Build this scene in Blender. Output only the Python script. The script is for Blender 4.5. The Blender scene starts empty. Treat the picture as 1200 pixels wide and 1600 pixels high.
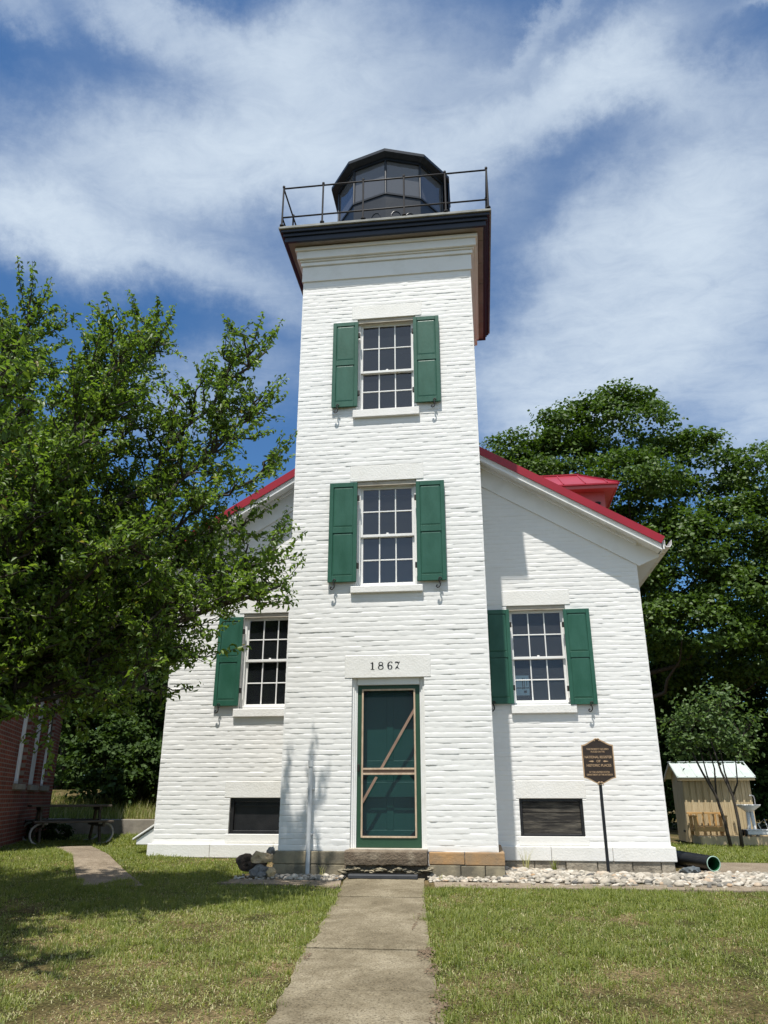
import bpy, bmesh, math, random
import numpy as np
from mathutils import Vector, Matrix, noise as mnoise

random.seed(7)
rng = np.random.default_rng(11)
scene = bpy.context.scene
COL = scene.collection
R = math.radians

# ------------------------------------------------------------------ camera
cam_d = bpy.data.cameras.new('camera')
cam = bpy.data.objects.new('camera', cam_d)
COL.objects.link(cam)
cam_d.sensor_fit = 'HORIZONTAL'
cam_d.sensor_width = 36.0
cam_d.lens = 36.0 * 1186.42 / 1200.0
cam_d.clip_start = 0.05
cam_d.clip_end = 3000.0
cam.location = (1.3326, -11.1229, 1.0965)
cam.rotation_euler = (math.pi / 2 + 0.3596, 0.0, 0.1223)
scene.camera = cam

# ------------------------------------------------------------------ light
SUN_A, SUN_K = 0.16, 2.62            # light travels along (SUN_A, 1, -SUN_K)
sun_el = math.atan2(SUN_K, math.hypot(SUN_A, 1.0))
sun_rot = math.atan2(-SUN_A, -1.0)
sd = bpy.data.lights.new('sun', 'SUN')
sd.energy = 4.6
sd.angle = R(0.53)
sd.color = (1.0, 0.96, 0.89)
sun = bpy.data.objects.new('sun', sd)
COL.objects.link(sun)
sun.rotation_euler = Vector((SUN_A, 1.0, -SUN_K)).to_track_quat('-Z', 'Y').to_euler()
sun.location = (-5, -20, 40)

scene.view_settings.view_transform = 'Standard'
scene.view_settings.look = 'None'
scene.view_settings.exposure = 0.45
scene.view_settings.gamma = 1.0
scene.view_settings.use_curve_mapping = False
scene.render.engine = 'CYCLES'
scene.cycles.max_bounces = 8
scene.cycles.transparent_max_bounces = 12

# ------------------------------------------------------------------ world: sky and cirrus
world = bpy.data.worlds.new('World')
scene.world = world
world.use_nodes = True
wt = world.node_tree
for n in list(wt.nodes):
    wt.nodes.remove(n)


def wn(t, **kw):
    n = wt.nodes.new(t)
    for k, v in kw.items():
        setattr(n, k, v)
    return n


def wl(a, b):
    wt.links.new(a, b)


def wmath(op, a, b=None, clamp=False):
    n = wn('ShaderNodeMath', operation=op, use_clamp=clamp)
    for i, v in enumerate((a, b)):
        if v is None:
            continue
        if isinstance(v, (int, float)):
            n.inputs[i].default_value = v
        else:
            wl(v, n.inputs[i])
    return n.outputs[0]


w_out = wn('ShaderNodeOutputWorld')
w_bg = wn('ShaderNodeBackground')
w_bg.inputs['Strength'].default_value = 0.085
wl(w_bg.outputs[0], w_out.inputs['Surface'])
sky = wn('ShaderNodeTexSky', sky_type='NISHITA')
sky.sun_disc = False
sky.sun_elevation = sun_el
sky.sun_rotation = sun_rot
sky.altitude = 200.0
sky.air_density = 1.0
sky.dust_density = 0.6
sky.ozone_density = 3.0
tc = wn('ShaderNodeTexCoord')
DIR = tc.outputs['Generated']
# cirrus patches, then clouds added behind the camera: direction (x, y, z), size across, size along, turn in degrees, weight
CLOUDS = [
    ((-0.287, 0.563, 0.775), 0.118, 0.026, -5, 0.75),
    ((-0.424, 0.513, 0.746), 0.035, 0.020, 10, 0.45),
    ((-0.130, 0.591, 0.796), 0.085, 0.035, 40, 0.60),
    ((-0.178, 0.652, 0.737), 0.194, 0.070, 20, 1.00),
    ((-0.286, 0.662, 0.693), 0.197, 0.047, 10, 0.70),
    ((-0.401, 0.677, 0.617), 0.250, 0.032, -3, 0.82),
    ((-0.470, 0.629, 0.619), 0.111, 0.040, 0, 0.70),
    ((0.102, 0.673, 0.733), 0.160, 0.038, 20, 0.95),
    ((0.212, 0.655, 0.726), 0.086, 0.031, -25, 0.85),
    ((0.122, 0.606, 0.786), 0.094, 0.012, 20, 0.40),
    ((0.265, 0.731, 0.629), 0.124, 0.074, 25, 0.95),
    ((0.248, 0.799, 0.548), 0.161, 0.080, 10, 1.00),
    ((0.139, 0.785, 0.603), 0.067, 0.044, 45, 0.50),
    ((0.314, 0.582, 0.750), 0.035, 0.008, 0, 0.50),
    ((0.099, 0.865, 0.492), 0.124, 0.056, 0, 0.85),
    ((-0.320, 0.811, 0.490), 0.130, 0.048, 20, 0.40),
    ((-0.075, 0.737, 0.672), 0.109, 0.057, 0, 0.95),
    ((0.336, 0.840, 0.426), 0.065, 0.067, 0, 0.80),
    ((0.0, -0.85, 0.52), 0.70, 0.30, 0, 1.5),  # from here on: unseen cloud banks behind the camera, added as white fill light
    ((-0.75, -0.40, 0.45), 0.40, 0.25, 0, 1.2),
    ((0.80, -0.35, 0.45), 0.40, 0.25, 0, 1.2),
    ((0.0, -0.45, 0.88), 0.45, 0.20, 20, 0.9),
]
tot = None
wn1 = wn('ShaderNodeTexNoise')
wn1.inputs['Scale'].default_value = 3.2
wn1.inputs['Detail'].default_value = 9.0
wn1.inputs['Roughness'].default_value = 0.66
wl(DIR, wn1.inputs['Vector'])
warp = wn('ShaderNodeVectorMath', operation='MULTIPLY_ADD')
wl(wn1.outputs['Color'], warp.inputs[0])
warp.inputs[1].default_value = (0.22, 0.22, 0.22)
sub = wn('ShaderNodeVectorMath', operation='SUBTRACT')
wl(DIR, sub.inputs[0])
sub.inputs[1].default_value = (0.11, 0.11, 0.11)
wl(sub.outputs[0], warp.inputs[2])
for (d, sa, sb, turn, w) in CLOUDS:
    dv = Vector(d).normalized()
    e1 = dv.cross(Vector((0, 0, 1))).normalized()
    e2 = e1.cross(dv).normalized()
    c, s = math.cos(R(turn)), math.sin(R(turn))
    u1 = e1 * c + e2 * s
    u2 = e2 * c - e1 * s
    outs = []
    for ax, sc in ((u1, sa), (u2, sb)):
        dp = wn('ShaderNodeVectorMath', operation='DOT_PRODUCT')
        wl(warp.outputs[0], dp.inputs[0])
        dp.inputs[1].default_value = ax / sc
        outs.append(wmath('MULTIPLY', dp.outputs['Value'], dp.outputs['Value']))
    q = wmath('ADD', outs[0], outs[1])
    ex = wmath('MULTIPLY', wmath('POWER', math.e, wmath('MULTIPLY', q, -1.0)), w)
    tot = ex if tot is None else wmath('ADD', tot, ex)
# wispy streaks on a flat cloud sheet high above
sep = wn('ShaderNodeSeparateXYZ')
wl(DIR, sep.inputs[0])
zc = wmath('MAXIMUM', sep.outputs[2], 0.06)
cmb = wn('ShaderNodeCombineXYZ')
wl(wmath('DIVIDE', sep.outputs[0], zc), cmb.inputs[0])
wl(wmath('DIVIDE', sep.outputs[1], zc), cmb.inputs[1])


def wnoise(scale, detail, rough, rot, stretch, dist=0.0):
    m = wn('ShaderNodeMapping')
    m.inputs['Rotation'].default_value = (0, 0, R(rot))
    m.inputs['Scale'].default_value = stretch
    wl(cmb.outputs[0], m.inputs['Vector'])
    n = wn('ShaderNodeTexNoise')
    n.inputs['Scale'].default_value = scale
    n.inputs['Detail'].default_value = detail
    n.inputs['Roughness'].default_value = rough
    n.inputs['Distortion'].default_value = dist
    wl(m.outputs[0], n.inputs['Vector'])
    return n.outputs['Fac']


f1 = wnoise(2.6, 10.0, 0.60, 25, (1.0, 1.25, 1.0), 0.35)
f2 = wnoise(9.0, 10.0, 0.70, -35, (1.0, 1.6, 1.0), 0.6)
fr = wmath('ADD', wmath('MULTIPLY', f1, 0.52), wmath('MULTIPLY', f2, 0.48))
fr = wmath('SUBTRACT', wmath('MULTIPLY', fr, 2.2), 0.55)
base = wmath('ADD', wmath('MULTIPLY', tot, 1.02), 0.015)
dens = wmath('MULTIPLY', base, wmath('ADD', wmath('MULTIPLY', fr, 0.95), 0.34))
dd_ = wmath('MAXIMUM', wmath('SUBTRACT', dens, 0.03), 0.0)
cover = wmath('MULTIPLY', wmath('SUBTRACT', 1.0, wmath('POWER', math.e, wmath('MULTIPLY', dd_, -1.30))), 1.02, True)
cmix = wn('ShaderNodeMix', data_type='RGBA')
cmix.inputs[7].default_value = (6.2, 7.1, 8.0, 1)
tint = wn('ShaderNodeMix', data_type='RGBA', blend_type='MULTIPLY')
tint.inputs[0].default_value = 1.0
tint.inputs[7].default_value = (0.60, 0.93, 1.16, 1)
wl(sky.outputs[0], tint.inputs[6])
wl(tint.outputs[2], cmix.inputs[6])
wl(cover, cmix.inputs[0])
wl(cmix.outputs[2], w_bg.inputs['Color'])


# ------------------------------------------------------------------ materials
class NT:
    def __init__(self, name):
        self.m = bpy.data.materials.new(name)
        self.m.use_nodes = True
        self.t = self.m.node_tree
        self.b = self.t.nodes['Principled BSDF']
        self.out = self.t.nodes['Material Output']
        self.co = None

    def n(self, typ, **kw):
        x = self.t.nodes.new(typ)
        for k, v in kw.items():
            setattr(x, k, v)
        return x

    def l(self, a, b):
        self.t.links.new(a, b)

    def coord(self):
        if self.co is None:
            self.co = self.n('ShaderNodeTexCoord')
        return self.co.outputs['Object']

    def noise(self, scale, detail=5, rough=0.55, stretch=None, dist=0.0):
        x = self.n('ShaderNodeTexNoise')
        x.inputs['Scale'].default_value = scale
        x.inputs['Detail'].default_value = detail
        x.inputs['Roughness'].default_value = rough
        x.inputs['Distortion'].default_value = dist
        if stretch:
            mp = self.n('ShaderNodeMapping')
            mp.inputs['Scale'].default_value = stretch
            self.l(self.coord(), mp.inputs['Vector'])
            self.l(mp.outputs[0], x.inputs['Vector'])
        else:
            self.l(self.coord(), x.inputs['Vector'])
        return x.outputs['Fac']

    def ramp(self, fac, stops):
        r = self.n('ShaderNodeValToRGB')
        e = r.color_ramp.elements
        while len(e) < len(stops):
            e.new(0.5)
        for i, (p, c) in enumerate(stops):
            e[i].position = p
            e[i].color = tuple(c) + (1,) if len(c) == 3 else c
        self.l(fac, r.inputs['Fac'])
        return r.outputs['Color']

    def mix(self, fac, a, b, blend='MIX'):
        x = self.n('ShaderNodeMix', data_type='RGBA', blend_type=blend)
        for i, v in ((0, fac), (6, a), (7, b)):
            if isinstance(v, (int, float)):
                x.inputs[i].default_value = v
            elif isinstance(v, tuple):
                x.inputs[i].default_value = v + (1,) if len(v) == 3 else v
            else:
                self.l(v, x.inputs[i])
        return x.outputs[2]

    def bump(self, h, strength, dist=0.01, prev=None):
        x = self.n('ShaderNodeBump')
        x.inputs['Strength'].default_value = strength
        x.inputs['Distance'].default_value = dist
        self.l(h, x.inputs['Height'])
        if prev:
            self.l(prev, x.inputs['Normal'])
        return x.outputs[0]

    def color(self, c):
        if isinstance(c, tuple):
            self.b.inputs['Base Color'].default_value = c + (1,)
        else:
            self.l(c, self.b.inputs['Base Color'])

    def set(self, rough=0.6, metal=0.0, spec=0.5):
        self.b.inputs['Roughness'].default_value = rough
        self.b.inputs['Metallic'].default_value = metal
        self.b.inputs['Specular IOR Level'].default_value = spec
        return self


def two_tone(name, c1, c2, scale=6, rough=0.6, bump=0.0, bscale=60, metal=0.0, spec=0.4, lo=0.35, hi=0.65,
             stretch=None, bdist=0.01, detail=6):
    k = NT(name).set(rough, metal, spec)
    k.color(k.ramp(k.noise(scale, detail, 0.6, stretch), [(lo, c1), (hi, c2)]))
    if bump:
        k.l(k.bump(k.noise(bscale, 4, 0.6, stretch), bump, bdist), k.b.inputs['Normal'])
    return k.m


def white_brick_mat(name, tone):
    k = NT(name).set(0.62, 0, 0.3)
    big = k.ramp(k.noise(0.9, 6, 0.65), [(0.30, tuple(0.93 * t for t in tone)), (0.62, tone)])
    # grime in streaks and specks where the paint has worn
    streak = k.ramp(k.noise(3.0, 7, 0.7, (1.0, 1.0, 0.35)), [(0.66, (0, 0, 0)), (0.80, (1, 1, 1))])
    sm = k.n('ShaderNodeMath', operation='MULTIPLY')
    k.l(streak, sm.inputs[0])
    sm.inputs[1].default_value = 0.16
    c = k.mix(sm.outputs[0], big, (0.50, 0.47, 0.40))
    sp = k.ramp(k.noise(26, 3, 0.6, (1.0, 1.0, 2.6)), [(0.70, (0, 0, 0)), (0.76, (1, 1, 1))])
    c2 = k.n('ShaderNodeMix', data_type='RGBA')
    mm = k.n('ShaderNodeMath', operation='MULTIPLY')
    k.l(sp, mm.inputs[0])
    mm.inputs[1].default_value = 0.18
    k.l(mm.outputs[0], c2.inputs[0])
    k.l(c, c2.inputs[6])
    c2.inputs[7].default_value = (0.42, 0.40, 0.36, 1)
    k.color(c2.outputs[2])
    b1 = k.bump(k.noise(11, 5, 0.55, (1.0, 1.0, 1.3)), 0.25, 0.010)
    k.l(k.bump(k.noise(60, 3, 0.6), 0.15, 0.004, b1), k.b.inputs['Normal'])
    return k.m


M = {}
M['brick'] = white_brick_mat('white_painted_brick', (0.795, 0.785, 0.758))
M['trim'] = two_tone('white_trim_paint', (0.79, 0.785, 0.76), (0.68, 0.67, 0.63), 2.5, 0.45, 0.15, 40, lo=0.5, hi=0.8)
M['oldtrim'] = two_tone('weathered_trim_paint', (0.48, 0.43, 0.35), (0.30, 0.25, 0.18), 5, 0.6, 0.3, 40, lo=0.45, hi=0.75,
                        stretch=(1, 1, 6))
M['lintel'] = two_tone('white_painted_stone', (0.79, 0.775, 0.74), (0.73, 0.715, 0.67), 4, 0.6, 0.5, 35, lo=0.35, hi=0.7)
M['green'] = two_tone('green_shutter_paint', (0.017, 0.082, 0.050), (0.030, 0.110, 0.074), 5, 0.40, 0.2, 40, stretch=(1, 1, 0.4))
M['door'] = two_tone('green_door_paint', (0.024, 0.072, 0.038), (0.020, 0.062, 0.034), 3, 0.45, 0.1, 60)
M['indoor'] = two_tone('dark_green_door_paint', (0.030, 0.135, 0.105), (0.025, 0.118, 0.094), 3, 0.32, 0.1, 60)
M['room'] = two_tone('darkened_room_lining', (0.055, 0.056, 0.055), (0.04, 0.041, 0.042), 2, 0.9)  # near-black colour stands in for the unlit interior
M['navy'] = two_tone('navy_cornice_paint', (0.010, 0.016, 0.032), (0.016, 0.022, 0.038), 3, 0.45, 0.1, 40)
M['soffit'] = two_tone('faded_soffit_paint', (0.21, 0.185, 0.172), (0.28, 0.25, 0.235), 3, 0.7, 0.2, 30, stretch=(1, 1, 1))
M['blackmetal'] = two_tone('black_iron', (0.008, 0.008, 0.008), (0.022, 0.015, 0.012), 7, 0.6, 0.15, 60)
M['lanternmetal'] = two_tone('black_lantern_paint', (0.007, 0.011, 0.018), (0.013, 0.018, 0.027), 4, 0.42, 0.1, 30)
M['deck'] = two_tone('grey_deck_edge', (0.30, 0.30, 0.28), (0.17, 0.18, 0.17), 4, 0.7, 0.3, 40)
M['redroof'] = two_tone('red_metal_roof', (0.34, 0.016, 0.030), (0.29, 0.014, 0.026), 2, 0.34, 0.05, 20)
M['redtrim'] = two_tone('red_dormer_paint', (0.38, 0.055, 0.060), (0.32, 0.040, 0.046), 3, 0.55, 0.1, 30)
M['pinktrim'] = two_tone('faded_red_eave_paint', (0.46, 0.145, 0.135), (0.40, 0.11, 0.105), 3, 0.55, 0.1, 30)
M['gutter'] = two_tone('white_gutter_metal', (0.72, 0.71, 0.69), (0.50, 0.47, 0.42), 6, 0.4, 0.05, 30, lo=0.5, hi=0.8)
M['tanstone'] = two_tone('tan_sandstone', (0.40, 0.235, 0.105), (0.27, 0.19, 0.115), 3.2, 0.85, 0.7, 28, lo=0.35, hi=0.6)
M['greystone'] = two_tone('grey_fieldstone', (0.36, 0.315, 0.245), (0.18, 0.155, 0.12), 4, 0.9, 0.9, 22, bdist=0.02)
M['mossstone'] = two_tone('stained_sandstone', (0.30, 0.255, 0.17), (0.13, 0.115, 0.085), 3.0, 0.9, 0.7, 26, lo=0.38, hi=0.62)
M['stepstone'] = two_tone('dark_weathered_step_stone', (0.140, 0.105, 0.072), (0.29, 0.24, 0.175), 5, 0.85, 0.9, 30, lo=0.45, hi=0.75,
                          bdist=0.02)
M['basewood'] = two_tone('weathered_black_boards', (0.018, 0.016, 0.014), (0.135, 0.120, 0.095), 6, 0.75, 0.5, 30, lo=0.42, hi=0.72,
                         stretch=(0.5, 1, 4))
M['blackframe'] = two_tone('black_frame_paint', (0.011, 0.011, 0.012), (0.022, 0.021, 0.022), 5, 0.4, 0.2, 40)
M['rawwood'] = two_tone('bare_wood_strip', (0.58, 0.45, 0.32), (0.44, 0.32, 0.22), 8, 0.6, 0.2, 50, stretch=(3, 3, 1))
M['bracewood'] = two_tone('brown_wood_brace', (0.30, 0.20, 0.145), (0.24, 0.155, 0.11), 8, 0.6, 0.2, 50)
M['pvc'] = two_tone('weathered_white_pipe', (0.60, 0.62, 0.63), (0.42, 0.44, 0.45), 5, 0.45, 0.05, 30)
M['concrete'] = None
M['plaque'] = two_tone('brown_cast_plaque', (0.026, 0.016, 0.011), (0.036, 0.024, 0.017), 30, 0.5, 0.2, 120)
M['bronze'] = two_tone('bronze_relief', (0.52, 0.36, 0.22), (0.42, 0.28, 0.16), 20, 0.45, 0.05, 60, metal=0.0)
M['postpaint'] = two_tone('black_post_paint', (0.010, 0.011, 0.013), (0.016, 0.017, 0.019), 10, 0.35, 0.05, 40)
M['hdpe'] = two_tone('black_corrugated_plastic', (0.010, 0.010, 0.011), (0.020, 0.020, 0.020), 6, 0.33, 0.05, 30)
M['hdpein'] = two_tone('green_pipe_lining', (0.018, 0.13, 0.05), (0.015, 0.10, 0.04), 6, 0.4)
M['piperim'] = two_tone('pale_cut_pipe_rim', (0.36, 0.52, 0.43), (0.30, 0.45, 0.37), 8, 0.5)
M['pine'] = two_tone('raw_pine_boards', (0.55, 0.44, 0.27), (0.44, 0.345, 0.20), 2.6, 0.65, 0.2, 40, stretch=(4, 4, 0.6))
M['pine2'] = two_tone('bench_pine', (0.52, 0.31, 0.115), (0.43, 0.245, 0.085), 4, 0.55, 0.2, 40, stretch=(0.8, 4, 4))
M['tinroof'] = two_tone('galvanised_roof_sheet', (0.56, 0.62, 0.58), (0.66, 0.71, 0.68), 3, 0.36, 0.05, 20, metal=0.25)
M['enamel'] = two_tone('white_enamel', (0.74, 0.74, 0.73), (0.62, 0.62, 0.61), 4, 0.35)
M['greytable'] = two_tone('dark_weathered_table_wood', (0.075, 0.060, 0.046), (0.12, 0.10, 0.078), 5, 0.75, 0.3, 40, stretch=(0.6, 4, 4))
M['steel'] = two_tone('galvanised_tube', (0.46, 0.46, 0.47), (0.36, 0.36, 0.37), 8, 0.4, metal=0.4)
M['rock_grey'] = two_tone('grey_rock', (0.26, 0.25, 0.23), (0.13, 0.125, 0.12), 7, 0.9, 0.9, 25)
M['rock_tan'] = two_tone('tan_rock', (0.48, 0.36, 0.20), (0.36, 0.27, 0.17), 9, 0.85, 0.6, 25)
M['rock_dark'] = two_tone('dark_brown_rock', (0.060, 0.042, 0.030), (0.034, 0.026, 0.020), 7, 0.85, 0.9, 25)
M['litter'] = two_tone('brown_leaf_litter', (0.105, 0.072, 0.045), (0.19, 0.135, 0.085), 40, 0.9)
M['rock_slate'] = two_tone('blue_grey_rock', (0.060, 0.072, 0.080), (0.11, 0.125, 0.13), 7, 0.55, 0.7, 18)
M['retwall'] = two_tone('old_concrete', (0.33, 0.30, 0.25), (0.20, 0.18, 0.15), 2.5, 0.9, 0.5, 25)
M['bark'] = two_tone('tree_bark', (0.040, 0.032, 0.025), (0.075, 0.063, 0.049), 14, 0.9, 0.9, 40, stretch=(1, 1, 0.35), bdist=0.02)
M['mat_rubber'] = two_tone('black_rubber', (0.030, 0.033, 0.038), (0.045, 0.048, 0.053), 9, 0.6)
M['ink'] = NT('black_numeral_paint').set(0.5).m
M['ink'].node_tree.nodes['Principled BSDF'].inputs['Base Color'].default_value = (0.012, 0.012, 0.014, 1)
M['paper'] = two_tone('pale_blue_paper', (0.58, 0.80, 0.88), (0.64, 0.84, 0.90), 8, 0.7)


def glass_mat(name, tintc, refl=1.0, dust=0.0, dustc=(0.3, 0.31, 0.33)):
    k = NT(name)
    fr = k.n('ShaderNodeFresnel')
    fr.inputs['IOR'].default_value = 1.52
    tr = k.n('ShaderNodeBsdfTransparent')
    tr.inputs[0].default_value = tintc + (1,)
    gl = k.n('ShaderNodeBsdfGlossy')
    gl.inputs['Roughness'].default_value = 0.03
    gl.inputs['Color'].default_value = (0.9, 0.93, 1.0, 1)
    wob = k.bump(k.noise(1.7, 3, 0.5), 0.22, 0.05)
    k.l(wob, gl.inputs['Normal'])
    ms = k.n('ShaderNodeMixShader')
    mul = k.n('ShaderNodeMath', operation='MULTIPLY', use_clamp=True)
    k.l(fr.outputs[0], mul.inputs[0])
    mul.inputs[1].default_value = refl
    k.l(mul.outputs[0], ms.inputs[0])
    if dust > 0:
        df = k.n('ShaderNodeBsdfDiffuse')
        df.inputs[0].default_value = dustc + (1,)
        m2 = k.n('ShaderNodeMixShader')
        m2.inputs[0].default_value = dust
        k.l(tr.outputs[0], m2.inputs[1])
        k.l(df.outputs[0], m2.inputs[2])
        k.l(m2.outputs[0], ms.inputs[1])
    else:
        k.l(tr.outputs[0], ms.inputs[1])
    k.l(gl.outputs[0], ms.inputs[2])
    k.l(ms.outputs[0], k.out.inputs['Surface'])
    return k.m


M['glass'] = glass_mat('window_glass', (0.55, 0.60, 0.65), 1.9, 0.05, (0.22, 0.25, 0.29))
M['glassdusty'] = glass_mat('dusty_window_glass', (0.92, 0.94, 0.95), 1.2, 0.13, (0.26, 0.27, 0.28))
M['lanternglass'] = glass_mat('dark_lantern_glass', (0.10, 0.11, 0.13), 1.2, 0.62, (0.165, 0.172, 0.190))


def screen_mat():
    k = NT('insect_screen_mesh')
    tr = k.n('ShaderNodeBsdfTransparent')
    tr.inputs[0].default_value = (0.75, 0.80, 0.82, 1)
    df = k.n('ShaderNodeBsdfDiffuse')
    df.inputs[0].default_value = (0.045, 0.058, 0.072, 1)
    ms = k.n('ShaderNodeMixShader')
    ms.inputs[0].default_value = 0.30
    k.l(tr.outputs[0], ms.inputs[1])
    k.l(df.outputs[0], ms.inputs[2])
    k.l(ms.outputs[0], k.out.inputs['Surface'])
    return k.m


M['screen'] = screen_mat()


def red_brick_mat():
    k = NT('red_brick').set(0.85, 0, 0.2)
    mp = k.n('ShaderNodeMapping')
    mp.inputs['Rotation'].default_value = (R(90), 0, 0)
    k.l(k.coord(), mp.inputs['Vector'])
    br = k.n('ShaderNodeTexBrick')
    br.inputs['Color1'].default_value = (0.24, 0.060, 0.036, 1)
    br.inputs['Color2'].default_value = (0.17, 0.045, 0.030, 1)
    br.inputs['Mortar'].default_value = (0.24, 0.20, 0.17, 1)
    br.inputs['Scale'].default_value = 1.0
    br.inputs['Mortar Size'].default_value = 0.010
    br.inputs['Brick Width'].default_value = 0.21
    br.inputs['Row Height'].default_value = 0.075
    k.l(mp.outputs[0], br.inputs['Vector'])
    n = k.ramp(k.noise(2, 5, 0.6), [(0.3, (0.7, 0.7, 0.7)), (0.7, (1.1, 1.1, 1.1))])
    k.color(k.mix(1.0, br.outputs['Color'], n, 'MULTIPLY'))
    k.l(k.bump(br.outputs['Fac'], 0.5, -0.008), k.b.inputs['Normal'])
    return k.m


M['redbrick'] = red_brick_mat()


def concrete_mat(name, c1, c2, c3):
    k = NT(name).set(0.9, 0, 0.2)
    big = k.ramp(k.noise(1.3, 6, 0.65), [(0.32, c1), (0.5, c2), (0.68, c3)])
    sp = k.ramp(k.noise(62, 4, 0.75), [(0.38, (0.38, 0.36, 0.33)), (0.48, (0.95, 0.95, 0.95)), (0.60, (1.0, 1.0, 1.0)), (0.70, (1.75, 1.72, 1.62))])
    md = k.ramp(k.noise(9, 5, 0.6), [(0.35, (0.82, 0.80, 0.77)), (0.6, (1.05, 1.05, 1.05))])
    c = k.mix(1.0, big, sp, 'MULTIPLY')
    k.color(k.mix(1.0, c, md, 'MULTIPLY'))
    b1 = k.bump(k.noise(16, 5, 0.6), 0.35, 0.02)
    k.l(k.bump(k.noise(110, 3, 0.6), 0.5, 0.006, b1), k.b.inputs['Normal'])
    return k.m


M['concrete'] = concrete_mat('old_path_concrete', (0.140, 0.115, 0.073), (0.21, 0.177, 0.118), (0.285, 0.246, 0.172))
M['paving'] = concrete_mat('pale_pavement_concrete', (0.20, 0.160, 0.115), (0.26, 0.212, 0.155), (0.31, 0.26, 0.195))


def leaf_mat(name, c_dark, c_light, c_alt, translucency=0.35, rough=0.45, spec=0.4):
    """per-leaf tint comes from the mesh attribute 'tint' (random per leaf)"""
    k = NT(name).set(rough, 0, spec)
    at = k.n('ShaderNodeAttribute', attribute_name='tint')
    col = k.ramp(at.outputs['Fac'], [(0.0, c_dark), (0.55, c_light), (0.86, tuple(1.15 * x for x in c_light)), (1.0, c_alt)])
    k.color(col)
    tl = k.n('ShaderNodeBsdfTranslucent')
    k.l(k.mix(1.0, col, (1.25, 1.35, 0.6), 'MULTIPLY'), tl.inputs[0])
    ms = k.n('ShaderNodeMixShader')
    ms.inputs[0].default_value = translucency
    k.l(k.b.outputs[0], ms.inputs[1])
    k.l(tl.outputs[0], ms.inputs[2])
    k.l(ms.outputs[0], k.out.inputs['Surface'])
    return k.m


M['plum_leaf'] = leaf_mat('plum_leaves', (0.056, 0.110, 0.018), (0.150, 0.222, 0.040), (0.29, 0.165, 0.060), 0.46, 0.42, 0.35)
M['maple_leaf'] = leaf_mat('maple_leaves', (0.034, 0.070, 0.013), (0.076, 0.130, 0.020), (0.115, 0.165, 0.028), 0.34, 0.5, 0.3)
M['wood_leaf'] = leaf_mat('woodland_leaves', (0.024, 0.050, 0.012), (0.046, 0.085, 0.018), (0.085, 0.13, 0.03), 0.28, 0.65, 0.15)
M['shrub_leaf'] = leaf_mat('shrub_leaves', (0.030, 0.060, 0.015), (0.060, 0.102, 0.025), (0.10, 0.145, 0.04), 0.3, 0.6, 0.2)
M['lilac_leaf'] = leaf_mat('broad_sapling_leaves', (0.060, 0.105, 0.030), (0.105, 0.165, 0.052), (0.15, 0.21, 0.07), 0.35, 0.5, 0.3)
M['grass'] = leaf_mat('grass_blades', (0.085, 0.130, 0.026), (0.225, 0.250, 0.066), (0.60, 0.53, 0.33), 0.42, 0.5, 0.3)


def soil_mat():
    k = NT('lawn_soil_and_thatch').set(0.95, 0, 0.1)
    a = k.ramp(k.noise(1.4, 6, 0.65), [(0.36, (0.060, 0.062, 0.020)), (0.50, (0.125, 0.102, 0.046)), (0.64, (0.24, 0.180, 0.100))])
    b = k.ramp(k.noise(45, 5, 0.7), [(0.38, (0.30, 0.30, 0.28)), (0.62, (1.45, 1.4, 1.3))])
    k.color(k.mix(1.0, a, b, 'MULTIPLY'))
    k.l(k.bump(k.noise(60, 5, 0.7), 0.9, 0.03), k.b.inputs['Normal'])
    return k.m


M['soil'] = soil_mat()


def pebble_mat():
    k = NT('white_river_pebbles').set(0.8, 0, 0.3)
    at = k.n('ShaderNodeAttribute', attribute_name='tint')
    col = k.ramp(at.outputs['Fac'], [(0.0, (0.10, 0.095, 0.09)), (0.2, (0.26, 0.235, 0.19)), (0.5, (0.37, 0.325, 0.26)), (0.82, (0.50, 0.46, 0.39)), (1.0, (0.34, 0.22, 0.12))])
    n = k.ramp(k.noise(30, 4, 0.6), [(0.3, (0.8, 0.8, 0.8)), (0.6, (1.05, 1.05, 1.05))])
    k.color(k.mix(1.0, col, n, 'MULTIPLY'))
    return k.m


M['pebble'] = pebble_mat()


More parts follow.
